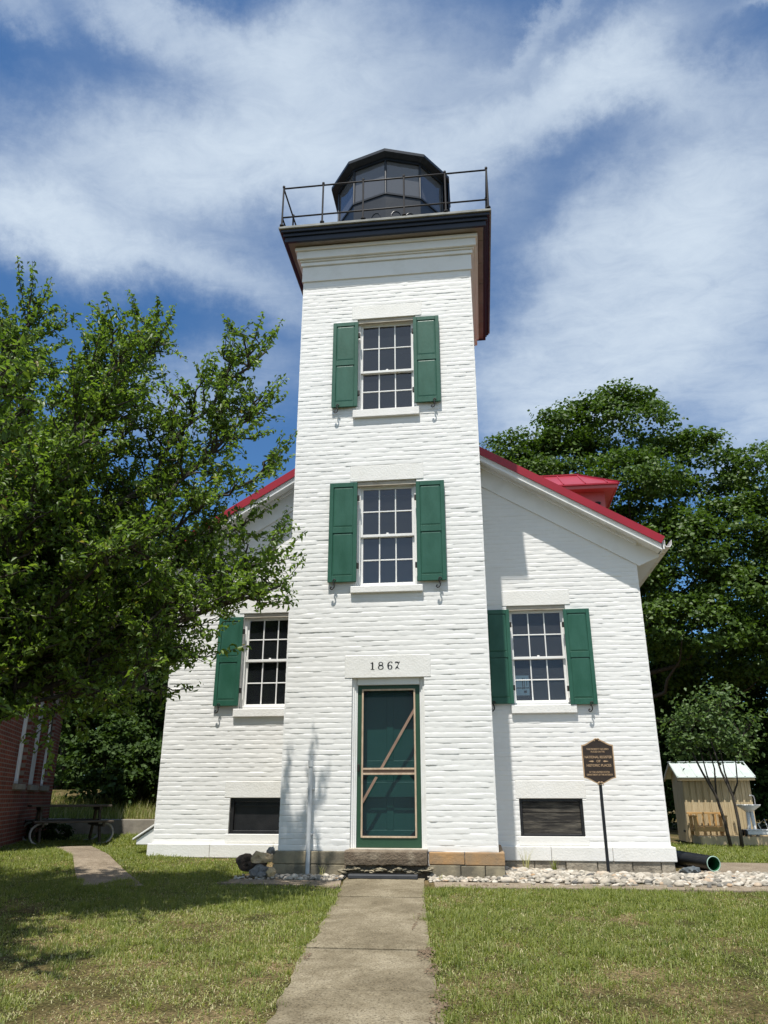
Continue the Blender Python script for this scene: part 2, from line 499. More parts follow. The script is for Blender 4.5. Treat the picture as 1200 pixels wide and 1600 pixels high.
# ------------------------------------------------------------------ builders
class MB:
    """collects shapes into ONE mesh object"""

    def __init__(self):
        self.v, self.f = [], []

    def add(self, vs, fs):
        o = len(self.v)
        self.v += [tuple(p) for p in vs]
        self.f += [tuple(i + o for i in f) for f in fs]
        return self

    def box(self, x0, x1, y0, y1, z0, z1, m=None):
        vs = [(x0, y0, z0), (x1, y0, z0), (x1, y1, z0), (x0, y1, z0), (x0, y0, z1), (x1, y0, z1), (x1, y1, z1), (x0, y1, z1)]
        if m is not None:
            vs = [tuple(m @ Vector(p)) for p in vs]
        return self.add(vs, [(3, 2, 1, 0), (4, 5, 6, 7), (0, 1, 5, 4), (1, 2, 6, 5), (2, 3, 7, 6), (3, 0, 4, 7)])

    def quad(self, a, b, c, d):
        return self.add([a, b, c, d], [(0, 1, 2, 3)])

    def prism(self, poly, d):
        """poly: 3-D points in a plane, extruded along vector d"""
        n = len(poly)
        d = Vector(d)
        vs = [Vector(p) for p in poly] + [Vector(p) + d for p in poly]
        fs = [tuple(range(n - 1, -1, -1)), tuple(range(n, 2 * n))]
        fs += [(i, (i + 1) % n, n + (i + 1) % n, n + i) for i in range(n)]
        return self.add(vs, fs)

    def tube(self, pts, rad, sides=8, caps=True):
        pts = [Vector(p) for p in pts]
        if isinstance(rad, (int, float)):
            rad = [rad] * len(pts)
        vs, fs = [], []
        ref = None
        for i, p in enumerate(pts):
            t = (pts[min(i + 1, len(pts) - 1)] - pts[max(i - 1, 0)])
            if t.length < 1e-9:
                t = Vector((0, 0, 1))
            t.normalize()
            if ref is None:
                ref = Vector((0, 0, 1)) if abs(t.z) < 0.9 else Vector((1, 0, 0))
            a = (ref - t * ref.dot(t))
            if a.length < 1e-6:
                a = t.orthogonal()
            a.normalize()
            ref = a
            b = t.cross(a)
            for k in range(sides):
                an = 2 * math.pi * k / sides
                vs.append(p + (a * math.cos(an) + b * math.sin(an)) * rad[i])
        for i in range(len(pts) - 1):
            for k in range(sides):
                k2 = (k + 1) % sides
                fs.append((i * sides + k, i * sides + k2, (i + 1) * sides + k2, (i + 1) * sides + k))
        if caps:
            fs.append(tuple(range(sides - 1, -1, -1)))
            e = (len(pts) - 1) * sides
            fs.append(tuple(range(e, e + sides)))
        return self.add(vs, fs)

    def bar(self, p, q, w, h, up=(0, 0, 1)):
        p, q = Vector(p), Vector(q)
        t = (q - p).normalized()
        u = Vector(up)
        u = (u - t * u.dot(t)).normalized()
        s = t.cross(u)
        poly = [p + s * (-w / 2) + u * (-h / 2), p + s * (w / 2) + u * (-h / 2), p + s * (w / 2) + u * (h / 2), p + s * (-w / 2) + u * (h / 2)]
        return self.prism(poly, q - p)

    def build(self, name, mat, parent=None, bevel=0.0, smooth=False, seg=1, recalc=True):
        me = bpy.data.meshes.new(name)
        me.from_pydata(self.v, [], self.f)
        if recalc:
            bm = bmesh.new()
            bm.from_mesh(me)
            bmesh.ops.recalc_face_normals(bm, faces=bm.faces)
            bm.to_mesh(me)
            bm.free()
        return link(name, me, mat, parent, bevel, smooth, seg)


def link(name, me, mat, parent=None, bevel=0.0, smooth=False, seg=1):
    me.materials.append(mat)
    if smooth:
        me.polygons.foreach_set('use_smooth', [True] * len(me.polygons))
    o = bpy.data.objects.new(name, me)
    COL.objects.link(o)
    if parent is not None:
        o.parent = parent
        o.matrix_parent_inverse = parent_world(parent).inverted()
    if bevel:
        b = o.modifiers.new('bevel', 'BEVEL')
        b.width = bevel
        b.segments = seg
        b.limit_method = 'ANGLE'
        b.angle_limit = R(40)
    return o


def parent_world(o):
    m = o.matrix_basis.copy()
    while o.parent is not None:
        m = o.parent.matrix_basis @ (o.matrix_parent_inverse @ m) if False else o.parent.matrix_basis @ o.matrix_parent_inverse @ m
        o = o.parent
    return m


def tag(o, label=None, cat=None, group=None, kind=None):
    if label:
        o['label'] = label
    if cat:
        o['category'] = cat
    if group:
        o['group'] = group
    if kind:
        o['kind'] = kind
    return o


def empty(name, loc, label, cat, group=None):
    o = bpy.data.objects.new(name, None)
    o.empty_display_size = 0.2
    o.location = loc
    COL.objects.link(o)
    return tag(o, label, cat, group)


def mesh_np(name, verts, faces, tint=None):
    """verts Nx3, faces MxK (K constant), tint per face"""
    verts = np.asarray(verts, dtype=np.float32)
    faces = np.asarray(faces, dtype=np.int32)
    me = bpy.data.meshes.new(name)
    k = faces.shape[1]
    me.vertices.add(len(verts))
    me.vertices.foreach_set('co', verts.ravel())
    me.loops.add(faces.size)
    me.loops.foreach_set('vertex_index', faces.ravel())
    me.polygons.add(len(faces))
    me.polygons.foreach_set('loop_start', np.arange(0, faces.size, k, dtype=np.int32))
    me.polygons.foreach_set('loop_total', np.full(len(faces), k, dtype=np.int32))
    me.update(calc_edges=True)
    if tint is not None:
        a = me.attributes.new('tint', 'FLOAT', 'FACE')
        a.data.foreach_set('value', np.asarray(tint, dtype=np.float32))
    return me


# ------------------------------------------------------------------ the ground
def smooth01(t):
    t = np.clip(t, 0, 1)
    return t * t * (3 - 2 * t)


def G(x, y):
    x = np.asarray(x, dtype=float)
    y = np.asarray(y, dtype=float)
    front = np.interp(y, [-14, -9, -5.8, -3.5, -0.4, 0.3], [-0.36, -0.30, -0.18, -0.03, 0.075, 0.10])
    lat = np.interp(x, [-5, -1.5, 1.5, 3.2], [0.215, 0.15, 0.06, -0.02])
    t = smooth01(y / 2.0)
    return front * (1 - t) + lat * t


def g(x, y):
    return float(G(x, y))


def grid_axis(lo, hi, step, far):
    a = list(np.arange(lo, hi + 1e-6, step))
    s, x = step, hi
    right = []
    while x < far:
        s *= 1.5
        x += s
        right.append(x)
    s, x = step, lo
    left = []
    while x > -far:
        s *= 1.5
        x -= s
        left.append(x)
    return np.array(left[::-1] + a + right)


def patch_noise(x, y, s, seed=0.0):
    return np.array([mnoise.fractal((float(a) * s + seed, float(b) * s - seed, seed), 0.6, 2.0, 4) for a, b in zip(np.ravel(x), np.ravel(y))]).reshape(np.shape(x))


ax = grid_axis(-10, 9, 0.22, 600)
ay = grid_axis(-9, 13, 0.22, 600)
gx, gy = np.meshgrid(ax, ay)
gz = G(gx, gy)
inner = (np.abs(gx) < 12) & (np.abs(gy) < 14)
gz = gz + np.where(inner, rng.normal(0, 0.006, gx.shape), 0)
nx, ny = len(ax), len(ay)
idx = np.arange(nx * ny).reshape(ny, nx)
gf = np.stack([idx[:-1, :-1], idx[:-1, 1:], idx[1:, 1:], idx[1:, :-1]], -1).reshape(-1, 4)
lawn = link('lawn', mesh_np('lawn', np.stack([gx, gy, gz], -1).reshape(-1, 3), gf), M['soil'], smooth=True)
tag(lawn, kind='structure')


def path_edges(y):
    """left and right edge of the front walk at depth y"""
    l = float(np.interp(y, [-8, -5.84, -4.65, -3.56, -2.0, -0.5, 0.0], [-0.05, -0.01, -0.14, -0.19, -0.33, -0.49, -0.53]))
    r = float(np.interp(y, [-8, -5.72, -4.53, -3.44, -2.0, -0.4, 0.0], [1.15, 1.03, 0.88, 0.79, 0.65, 0.53, 0.52]))
    return l, r


def slab(mb, ys, fl, fr, top, thick, jl=0.012, jr=0.012, seed=0.0):
    n = len(ys)
    vs, fs = [], []
    NX = 7
    for i, y in enumerate(ys):
        l, r = fl(y), fr(y)
        l += jl * mnoise.noise((y * 3.1, seed, 1.7)) + 0.5 * jl * mnoise.noise((y * 11.0, seed, 4.7))
        r += jr * mnoise.noise((y * 2.7, seed, 9.3)) + 0.5 * jr * mnoise.noise((y * 12.0, seed, 2.1))
        for k in range(NX):
            x = l + (r - l) * k / (NX - 1)
            edge = 0.006 if k in (0, NX - 1) or i in (0, n - 1) else 0.0
            vs.append((x, y, g(x, y) + top - edge))
    for i in range(n - 1):
        for k in range(NX - 1):
            a = i * NX + k
            fs.append((a, a + 1, a + NX + 1, a + NX))
    o = len(vs)
    rim = [k for k in range(NX)] + [i * NX + NX - 1 for i in range(1, n)] + [(n - 1) * NX + k for k in range(NX - 2, -1, -1)] + [i * NX for i in range(n - 2, 0, -1)]
    for k in rim:
        x, y, z = vs[k]
        vs.append((x, y, z - thick))
    m = len(rim)
    for i in range(m):
        fs.append((rim[i], o + i, o + (i + 1) % m, rim[(i + 1) % m]))
    mb.add(vs, fs)


mb = MB()
# dark crumbs of mulch lying on the right edge of the walk
mb_crumb = MB()
joints = [(-8.6, -6.62), (-6.605, -5.242), (-5.222, -4.19), (-4.168, -2.9), (-2.888, -1.7), (-1.69, -0.165)]
for i, (y0, y1) in enumerate(joints):
    near = y1 < -1.5
    slab(mb, list(np.linspace(y0, y1, max(4, int((y1 - y0) / 0.06)))), lambda y: path_edges(y)[0], lambda y: path_edges(y)[1],
         0.024 + 0.004 * (i % 2), 0.1, 0.035 if near else 0.012, 0.018 if near else 0.008, i * 3.3)
tag(mb.build('path', M['concrete'], smooth=False), kind='structure')


for (cx, cy_, rx_, ry_, n) in ((0.83, -4.30, 0.07, 0.20, 80), (0.90, -4.75, 0.05, 0.16, 35), (0.99, -5.5, 0.06, 0.40, 90), (-0.10, -4.5, 0.04, 0.1, 14), (0.66, -3.0, 0.02, 0.6, 20), (1.25, -0.78, 0.22, 0.06, 40)):
    for _ in range(n):
        a_, q_ = random.uniform(0, 6.283), random.random() ** 0.6
        x, y = cx + rx_ * q_ * math.cos(a_), cy_ + ry_ * q_ * math.sin(a_)
        l_, w_, t_ = random.uniform(0.008, 0.026), random.uniform(0.004, 0.009), random.uniform(0, 3.14)
        z = g(x, y) + 0.030
        ux, uy = math.cos(t_), math.sin(t_)
        mb_crumb.add([(x - ux * l_, y - uy * l_, z), (x - uy * w_, y + ux * w_, z + 0.004), (x + ux * l_, y + uy * l_, z + 0.002), (x + uy * w_, y - ux * w_, z + 0.001), (x, y, z + 0.010)], [(0, 1, 4), (1, 2, 4), (2, 3, 4), (3, 0, 4), (3, 2, 1, 0)])
crumb = mb_crumb.build('leaf_litter', M['litter'])
tag(crumb, 'dark brown leaf litter crumbs along the edges of the front walk', 'leaf litter', kind='stuff')

# pavement strips along the front of the building, and walks further back
def strip(name, pts_l, pts_r, top, mat, thick=0.1, sub=10, jit=0.012):
    mb = MB()
    vs, fs = [], []
    L, Rr = [], []
    for a, b, dst in ((pts_l, pts_l, L), (pts_r, pts_r, Rr)):
        for i in range(len(a) - 1):
            for s in range(sub):
                t = s / sub
                dst.append((a[i][0] * (1 - t) + a[i + 1][0] * t, a[i][1] * (1 - t) + a[i + 1][1] * t))
        dst.append(a[-1])
    n = len(L)
    for i in range(n):
        for (x, y), s in ((L[i], 1.0), (Rr[i], 7.0)):
            jx = jit * mnoise.noise((x * 4, y * 4, s))
            jy = jit * mnoise.noise((x * 4, y * 4, s + 20))
            vs.append((x + jx, y + jy, g(x, y) + top))
    for i in range(n - 1):
        fs.append((2 * i, 2 * i + 1, 2 * i + 3, 2 * i + 2))
    o = len(vs)
    vs += [(x, y, z - thick) for x, y, z in vs]
    for i in range(n - 1):
        fs.append((2 * i, 2 * i + 2, o + 2 * i + 2, o + 2 * i))
        fs.append((2 * i + 1, 2 * i + 3, o + 2 * i + 3, o + 2 * i + 1))
    fs += [(0, 1, o + 1, o), (2 * n - 2, 2 * n - 1, o + 2 * n - 1, o + 2 * n - 2)]
    mb.add(vs, fs)
    return tag(mb.build(name, mat), kind='structure')


strip('pavement', [(0.66, -0.46), (2.6, -0.46), (9.0, -0.50)], [(0.70, -0.90), (2.6, -0.86), (9.0, -0.9)], 0.022, M['paving'])
strip('pavement', [(-2.0, -0.42), (-1.2, -0.42), (-0.54, -0.42)], [(-2.1, -0.80), (-1.2, -0.84), (-0.46, -0.98)], 0.020, M['paving'])
strip('walkway', [(-6.75, 3.6), (-5.3, 1.6), (-4.05, -0.6), (-3.8, -1.1)], [(-6.15, 3.9), (-4.75, 1.75), (-3.15, -0.7), (-2.9, -1.1)], 0.016, M['paving'])
strip('walkway', [(4.6, 4.6), (5.85, 4.55), (9.5, 4.3)], [(4.6, 2.5), (5.9, 2.45), (9.5, 2.3)], 0.018, M['paving'])

# ------------------------------------------------------------------ the lighthouse
TW = 1.5            # half width of the tower
HY = 1.9            # depth of the house front
HL, HR = -4.10, 4.125
HB = 10.2           # back of the house
RX, RZ, RS = 0.02, 8.0, 0.612   # ridge x, ridge height of the roof top, slope
house = empty('lighthouse', (0, 0, 0.1), 'white painted brick lighthouse with square tower, green shutters and red roof', 'lighthouse')


def rect_sub(rects, h):
    out = []
    for (a, b, c, d) in rects:
        x0, x1, z0, z1 = h
        if x1 <= a or x0 >= b or z1 <= c or z0 >= d:
            out.append((a, b, c, d))
            continue
        if x0 > a:
            out.append((a, x0, c, d))
        if x1 < b:
            out.append((x1, b, c, d))
        a2, b2 = max(a, x0), min(b, x1)
        if z0 > c:
            out.append((a2, b2, c, z0))
        if z1 < d:
            out.append((a2, b2, z1, d))
    return out


def bricks(mb, O, U, N, length, z0, z1, holes=(), limit=None, seed=1, course=0.0734):
    """painted brick: wavy courses, the head joints nearly filled with paint"""
    rr = random.Random(seed)
    O, U, N = Vector(O), Vector(U), Vector(N)
    nc = int(round((z1 - z0) / course))
    course = (z1 - z0) / nc
    for i in range(nc):
        za, zb = z0 + i * course, z0 + (i + 1) * course
        lo, hi = 0.0, length
        if limit:
            lo, hi = limit(zb)
            lo, hi = max(lo, 0.0), min(hi, length)
            if hi - lo < 0.05:
                continue
        bl = 0.105 if i % 6 == 5 else 0.21
        off = (i % 2) * 0.105 + rr.uniform(-0.02, 0.02)
        cd = rr.gauss(0, 0.0006)
        amp = {}
        for (p, q, c, d) in rect_sub_all([(lo, hi, za, zb)], holes):
            if q - p < 0.012 or d - c < 0.012:
                continue
            us = [p]
            k = math.floor((p - off) / bl)
            while True:
                b0 = off + k * bl
                if b0 > q:
                    break
                for t in ((0.0, 0.3, 0.7) if bl < 0.15 else (0.0, 0.12, 0.37, 0.63, 0.88)):
                    u = b0 + t * bl
                    if p + 0.012 < u < q - 0.012:
                        us.append(u)
                k += 1
            us.append(q)
            vs = []
            for u in us:
                kb = (u - off) / bl
                b_ = math.floor(kb + 1e-6)
                if b_ not in amp:
                    amp[b_] = (rr.gauss(0, 0.0010) + (rr.gauss(0, 0.0025) if rr.random() < 0.04 else 0), rr.gauss(0, 0.0006), rr.gauss(0, 0.0012))
                bd, bt, bz = amp[b_]
                head = abs(kb - round(kb)) * bl < 0.002
                dep = cd + bd + 0.0014 * mnoise.noise((u * 3.1, i * 3.7, seed)) + 0.0012 * mnoise.noise((u * 14.0, i * 9.7, seed)) - (0.0019 if head else 0.0)
                w0 = 0.0024 * mnoise.noise((u * 2.3, i * 2.9, seed + 5)) + 0.0014 * mnoise.noise((u * 9.0, i * 5.9, seed + 5))
                w1 = 0.0024 * mnoise.noise((u * 2.3, (i + 1) * 2.9, seed + 5)) + 0.0014 * mnoise.noise((u * 9.0, (i + 1) * 5.9, seed + 5))
                lw = 0.0042 + 0.0020 * mnoise.noise((u * 6.0, i * 5.1, seed + 7))
                hw = 0.0050 + 0.0022 * mnoise.noise((u * 6.0, i * 4.3, seed + 9))
                jd = max(0.0008, 0.0025 + 0.0026 * mnoise.noise((u * 2.2, i * 7.9, seed + 2)))
                j2 = max(0.0008, 0.0025 + 0.0026 * mnoise.noise((u * 2.2, (i + 1) * 7.9, seed + 2)))
                a = O + U * u
                h_ = d - c
                for zz, dd in ((c + w0, -jd), (c + w0 + lw, dep - 0.0009 + bt), (c + w0 + lw + 0.009, dep + bt), (c + h_ * 0.5 + bz, dep + 0.0003), (d + w1 - hw - 0.010, dep - bt * 0.6), (d + w1 - hw, dep - bt * 0.6 - 0.0009), (d + w1, -j2)):
                    vs.append(a + Vector((0, 0, zz)) + N * dd)
            fs = []
            for k in range(len(us) - 1):
                for j in range(6):
                    fs.append((7 * k + j, 7 * k + 7 + j, 7 * k + 8 + j, 7 * k + 1 + j))
            o = len(vs)
            e = 7 * (len(us) - 1)
            vs += [vs[j] - N * 0.022 for j in range(7)] + [vs[e + j] - N * 0.022 for j in range(7)] + [vs[j].copy() for j in range(7)] + [vs[e + j].copy() for j in range(7)]
            for j in range(6):
                fs.append((o + 14 + j, o + 15 + j, o + j + 1, o + j))
                fs.append((o + 21 + j + 1, o + 21 + j, o + 7 + j, o + 8 + j))
            mb.add(vs, fs)


def rect_sub_all(rects, holes):
    for h in holes:
        rects = rect_sub(rects, h)
    return rects


def core_wall(mb, O, U, N, length, z0, z1, holes, thick, limit=None):
    """a wall with openings and reveals; front face 1 cm behind the bricks"""
    O, U, N = Vector(O), Vector(U), Vector(N)
    us = sorted(set([0.0, length] + [h[0] for h in holes] + [h[1] for h in holes]))
    zs = sorted(set([z0, z1] + [h[2] for h in holes] + [h[3] for h in holes]))

    def P(u, z, d):
        return O + U * u + Vector((0, 0, z)) - N * d
    f, b = 0.016, thick
    solid = {}
    for i in range(len(us) - 1):
        for j in range(len(zs) - 1):
            cu, cz = (us[i] + us[i + 1]) / 2, (zs[j] + zs[j + 1]) / 2
            solid[i, j] = not any(h[0] < cu < h[1] and h[2] < cz < h[3] for h in holes)
    for (i, j), s in solid.items():
        if not s:
            continue
        a, c, e, k = us[i], us[i + 1], zs[j], zs[j + 1]
        mb.quad(P(a, e, f), P(c, e, f), P(c, k, f), P(a, k, f))
        mb.quad(P(a, e, b), P(a, k, b), P(c, k, b), P(c, e, b))
        for di, dj, q in ((-1, 0, ((a, e), (a, k))), (1, 0, ((c, e), (c, k))), (0, -1, ((a, e), (c, e))), (0, 1, ((a, k), (c, k)))):
            if not solid.get((i + di, j + dj), False):
                (u1, z1_), (u2, z2_) = q
                mb.quad(P(u1, z1_, f), P(u2, z2_, f), P(u2, z2_, b), P(u1, z1_, b))


# openings: x0, x1, z0, z1
T_TOP = (-0.50, 0.51, 7.125, 8.93)
T_MID = (-0.47, 0.485, 4.105, 5.85)
T_DOOR = (-0.505, 0.55, 0.44, 2.73)
H_RIGHT = (1.86, 2.85, 2.52, 4.19)
H_LEFT = (-2.80, -1.83, 2.52, 4.19)
B_RIGHT = (1.885, 2.87, 0.53, 1.08)
B_LEFT = (-2.835, -1.86, 0.54, 1.09)
LINTELS = {'T_TOP': (-0.60, 0.62, 8.93, 9.20), 'T_MID': (-0.585, 0.60, 5.85, 6.12), 'DOOR': (-0.615, 0.65, 2.73, 3.06),
           'H_RIGHT': (1.78, 2.94, 4.19, 4.46), 'H_LEFT': (-2.89, -1.74, 4.19, 4.46), 'B_RIGHT': (1.84, 2.93, 1.08, 1.35), 'B_LEFT': (-2.93, -1.82, 1.09, 1.35)}


def sh(h, dx):
    return (h[0] + dx, h[1] + dx, h[2], h[3])


# tower wall
Z0T, Z1T = 0.415, 10.55
mb = MB()
th = [T_TOP, T_MID, T_DOOR]
lt = [LINTELS['T_TOP'], LINTELS['T_MID'], LINTELS['DOOR']]
bricks(mb, (-TW, 0, 0), (1, 0, 0), (0, -1, 0), 2 * TW, Z0T, 9.86, [sh(h, TW) for h in th + lt], seed=3)
bricks(mb, (TW, 0, 0), (0, 1, 0), (1, 0, 0), 3.0, Z0T, 9.86, seed=4)
bricks(mb, (-TW, 3.0, 0), (0, -1, 0), (-1, 0, 0), 3.0, Z0T, 9.86, seed=5)
core_wall(mb, (-TW, 0, 0), (1, 0, 0), (0, -1, 0), 2 * TW, 0.0, Z1T, [sh(h, TW) for h in th], 0.32)
core_wall(mb, (TW, 0.012, 0), (0, 1, 0), (1, 0, 0), 2.976, 0.0, Z1T, [], 0.32)
core_wall(mb, (-TW, 2.988, 0), (0, -1, 0), (-1, 0, 0), 2.976, 0.0, Z1T, [], 0.32)
core_wall(mb, (TW, 3.0, 0), (-1, 0, 0), (0, 1, 0), 2 * TW, 0.0, Z1T, [], 0.32)
mb.build('tower_wall', M['brick'], house, smooth=True)

# house wall
hh = [H_RIGHT, H_LEFT, B_RIGHT, B_LEFT]
hl = [LINTELS[k] for k in ('H_RIGHT', 'H_LEFT', 'B_RIGHT', 'B_LEFT')]
HLEN = HR - HL


def house_limit(zb):
    top = RZ - 0.30
    half = (top - zb) / RS
    return (RX - half - HL, RX + half - HL)


mb = MB()
tower_hole = (-TW + 0.02, TW - 0.02, 0.0, 8.0)
bricks(mb, (HL, HY, 0), (1, 0, 0), (0, -1, 0), HLEN, 0.39, 7.6, [sh(h, -HL) for h in hh + hl + [tower_hole]], house_limit, seed=6)
EZ = 5.15
bricks(mb, (HR, HY, 0), (0, 1, 0), (1, 0, 0), HB - HY, 0.39, EZ, seed=8)
bricks(mb, (HL, HB, 0), (0, -1, 0), (-1, 0, 0), HB - HY, 0.39, EZ, seed=9)
core_wall(mb, (HL, HY, 0), (1, 0, 0), (0, -1, 0), HLEN, -0.1, EZ, [sh(h, -HL) for h in hh], 0.34)
core_wall(mb, (HR, HY + 0.012, 0), (0, 1, 0), (1, 0, 0), HB - HY - 0.02, -0.1, EZ, [], 0.32)
core_wall(mb, (HL, HB - 0.012, 0), (0, -1, 0), (-1, 0, 0), HB - HY - 0.02, -0.1, EZ, [], 0.32)
core_wall(mb, (HR, HB, 0), (-1, 0, 0), (0, 1, 0), HLEN, -0.1, EZ, [], 0.3)
for yy in (HY + 0.010, HB - 0.3):
    pk = RZ - 0.34
    zl = pk - RS * (RX - HL)
    mb.prism([(HL, yy, EZ), (HR, yy, EZ), (HR, yy, max(EZ, pk - RS * (HR - RX))), (RX, yy, pk), (HL, yy, max(EZ, zl))], (0, 0.3, 0))
mb.build('house_wall', M['brick'], house, smooth=True)

# lintels, a few mm proud of the bricks
for key, (x0, x1, z0, z1) in LINTELS.items():
    y = 0.0 if key in ('T_TOP', 'T_MID', 'DOOR') else HY
    MB().box(x0, x1, y - 0.006, y + 0.12, z0 + 0.002, z1).build('lintel', M['lintel'], house, 0.006)


# windows
def window(op, y, lower_split, glassmat, dark_frame=False):
    x0, x1, z0, z1 = op
    fy = y + 0.075
    w = 0.05
    fr = MB()
    fr.box(x0, x0 + w, fy, fy + 0.12, z0, z1).box(x1 - w, x1, fy, fy + 0.12, z0, z1)
    fr.box(x0 + w, x1 - w, fy + 0.001, fy + 0.12, z1 - 0.07, z1).box(x0 + w, x1 - w, fy - 0.01, fy + 0.13, z0, z0 + 0.05)
    win = fr.build('window', M['trim'], house, 0.004)
    # head board under the lintel, weathered
    MB().box(x0 + 0.004, x1 - 0.004, fy - 0.055, fy - 0.002, z1 - 0.075, z1 - 0.004).build('head_board', M['oldtrim'], win, 0.004)
    gx0, gx1 = x0 + w, x1 - w
    zt, zb, zm = z1 - 0.07, z0 + 0.05, lower_split
    for (za, zc, yy) in ((zm - 0.02, zt, fy + 0.025), (zb, zm + 0.02, fy + 0.065)):
        s = MB()
        st, ra = 0.038, 0.042
        s.box(gx0, gx0 + st, yy, yy + 0.035, za, zc).box(gx1 - st, gx1, yy, yy + 0.035, za, zc)
        s.box(gx0 + st, gx1 - st, yy + 0.0015, yy + 0.035, za, za + ra).box(gx0 + st, gx1 - st, yy + 0.0015, yy + 0.035, zc - ra, zc)
        a0, a1, c0, c1 = gx0 + st, gx1 - st, za + ra, zc - ra
        for k in (1, 2):
            xm = a0 + (a1 - a0) * k / 3
            s.box(xm - 0.010, xm + 0.010, yy + 0.004, yy + 0.033, c0, c1)
        zz = (c0 + c1) / 2
        for k in range(3):
            xa = a0 + (a1 - a0) * k / 3 + (0.010 if k else 0)
            xb = a0 + (a1 - a0) * (k + 1) / 3 - (0.010 if k < 2 else 0)
            s.box(xa, xb, yy + 0.005, yy + 0.032, zz - 0.010, zz + 0.010)
        s.build('sash', M['trim'], win, 0.003)
        MB().quad((a0 - 0.005, yy + 0.018, c0 - 0.005), (a1 + 0.005, yy + 0.018, c0 - 0.005), (a1 + 0.005, yy + 0.018, c1 + 0.005), (a0 - 0.005, yy + 0.018, c1 + 0.005)).build('glass', glassmat, win, recalc=False)
    # sash lock
    MB().box((x0 + x1) / 2 - 0.02, (x0 + x1) / 2 + 0.02, fy + 0.03, fy + 0.06, zm + 0.02, zm + 0.045).build('sash_lock', M['trim'], win, 0.006)
    # box behind the window, its dimness put into the dark lining colour
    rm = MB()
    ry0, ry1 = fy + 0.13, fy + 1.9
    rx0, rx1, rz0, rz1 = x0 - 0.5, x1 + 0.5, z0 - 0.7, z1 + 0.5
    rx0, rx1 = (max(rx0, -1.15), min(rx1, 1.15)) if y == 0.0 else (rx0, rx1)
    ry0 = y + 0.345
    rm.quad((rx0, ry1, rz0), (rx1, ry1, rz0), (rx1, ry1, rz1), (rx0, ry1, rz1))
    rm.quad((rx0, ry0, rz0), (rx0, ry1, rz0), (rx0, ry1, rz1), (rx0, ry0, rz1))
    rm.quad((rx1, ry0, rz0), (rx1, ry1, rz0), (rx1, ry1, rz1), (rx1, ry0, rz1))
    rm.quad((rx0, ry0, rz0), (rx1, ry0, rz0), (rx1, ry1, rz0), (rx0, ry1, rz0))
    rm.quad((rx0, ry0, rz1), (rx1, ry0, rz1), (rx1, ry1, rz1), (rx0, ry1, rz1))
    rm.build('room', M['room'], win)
    return win


def sill(win, x0, x1, z0, z1, y):
    MB().box(x0, x1, y - 0.055, y + 0.10, z0, z1).build('sill', M['lintel'], win, 0.008)


w1 = window(T_TOP, 0.0, 7.92, M['glass'])
sill(w1, -0.555, 0.555, 6.985, 7.125, 0.0)
w2 = window(T_MID, 0.0, 4.955, M['glass'])
sill(w2, -0.545, 0.56, 4.0, 4.105, 0.0)
w3 = window(H_RIGHT, HY, 3.31, M['glassdusty'])
sill(w3, 1.85, 2.905, 2.385, 2.52, HY)
w4 = window(H_LEFT, HY, 3.36, M['glass'])
sill(w4, -2.875, -1.84, 2.385, 2.52, HY)


def shutter(x0, x1, z0, z1, y, hinge_side, tilt=0.0):
    yb, yf = y - 0.030, y - 0.066
    s = MB()
    st = 0.062
    zm = (z0 + z1) / 2 + 0.02
    rails = [(z0, z0 + 0.10), (zm - 0.05, zm + 0.05), (z1 - 0.075, z1)]
    s.box(x0, x0 + st, yf, yb, z0, z1).box(x1 - st, x1, yf, yb, z0, z1)
    for a, b in rails:
        s.box(x0 + st, x1 - st, yf + 0.0012, yb, a, b)
    for a, b in ((rails[0][1], rails[1][0]), (rails[1][1], rails[2][0])):
        s.box(x0 + st, x1 - st, yf + 0.014, yb + 0.001, a, b)
        # bevelled raised field
        m = 0.028
        s.add([(x0 + st + 0.004, yf + 0.013, a + 0.004), (x1 - st - 0.004, yf + 0.013, a + 0.004), (x1 - st - 0.004, yf + 0.013, b - 0.004), (x0 + st + 0.004, yf + 0.013, b - 0.004),
               (x0 + st + m, yf + 0.008, a + m), (x1 - st - m, yf + 0.008, a + m), (x1 - st - m, yf + 0.008, b - m), (x0 + st + m, yf + 0.008, b - m)],
              [(4, 5, 6, 7), (0, 1, 5, 4), (1, 2, 6, 5), (2, 3, 7, 6), (3, 0, 4, 7)])
    o = s.build('shutter', M['green'], house, 0.004)
    # hinges
    hx = x1 if hinge_side > 0 else x0
    for zz in (z0 + 0.22, z1 - 0.30):
        h = MB()
        h.box(hx - 0.02 if hinge_side > 0 else hx - 0.03, hx + 0.03 if hinge_side > 0 else hx + 0.02, yb - 0.012, yb + 0.035, zz, zz + 0.085)
        h.build('hinge', M['blackmetal'], o, 0.003)
    # S-shaped shutter dog below the outer end
    hk = MB()
    cx = x0 + 0.10 if hinge_side > 0 else x1 - 0.11
    pts = [(cx + u, y - 0.085, z0 + v) for u, v in ((0.024, 0.004), (0.030, 0.022), (0.018, 0.040), (0.000, 0.036), (-0.010, 0.018), (-0.006, -0.006), (0.006, -0.030),
                                                    (0.012, -0.058), (0.008, -0.088), (-0.010, -0.112), (-0.034, -0.118), (-0.050, -0.100), (-0.044, -0.080), (-0.028, -0.078), (-0.024, -0.092))]
    hk.tube(pts, [0.007] + [0.0095] * (len(pts) - 2) + [0.007], 6)
    hk.tube([(cx - 0.002, y - 0.088, z0 - 0.015), (cx - 0.002, y + 0.01, z0 - 0.015)], 0.008, 6)
    hk.build('shutter_dog', M['blackmetal'], o, smooth=True)
    return o


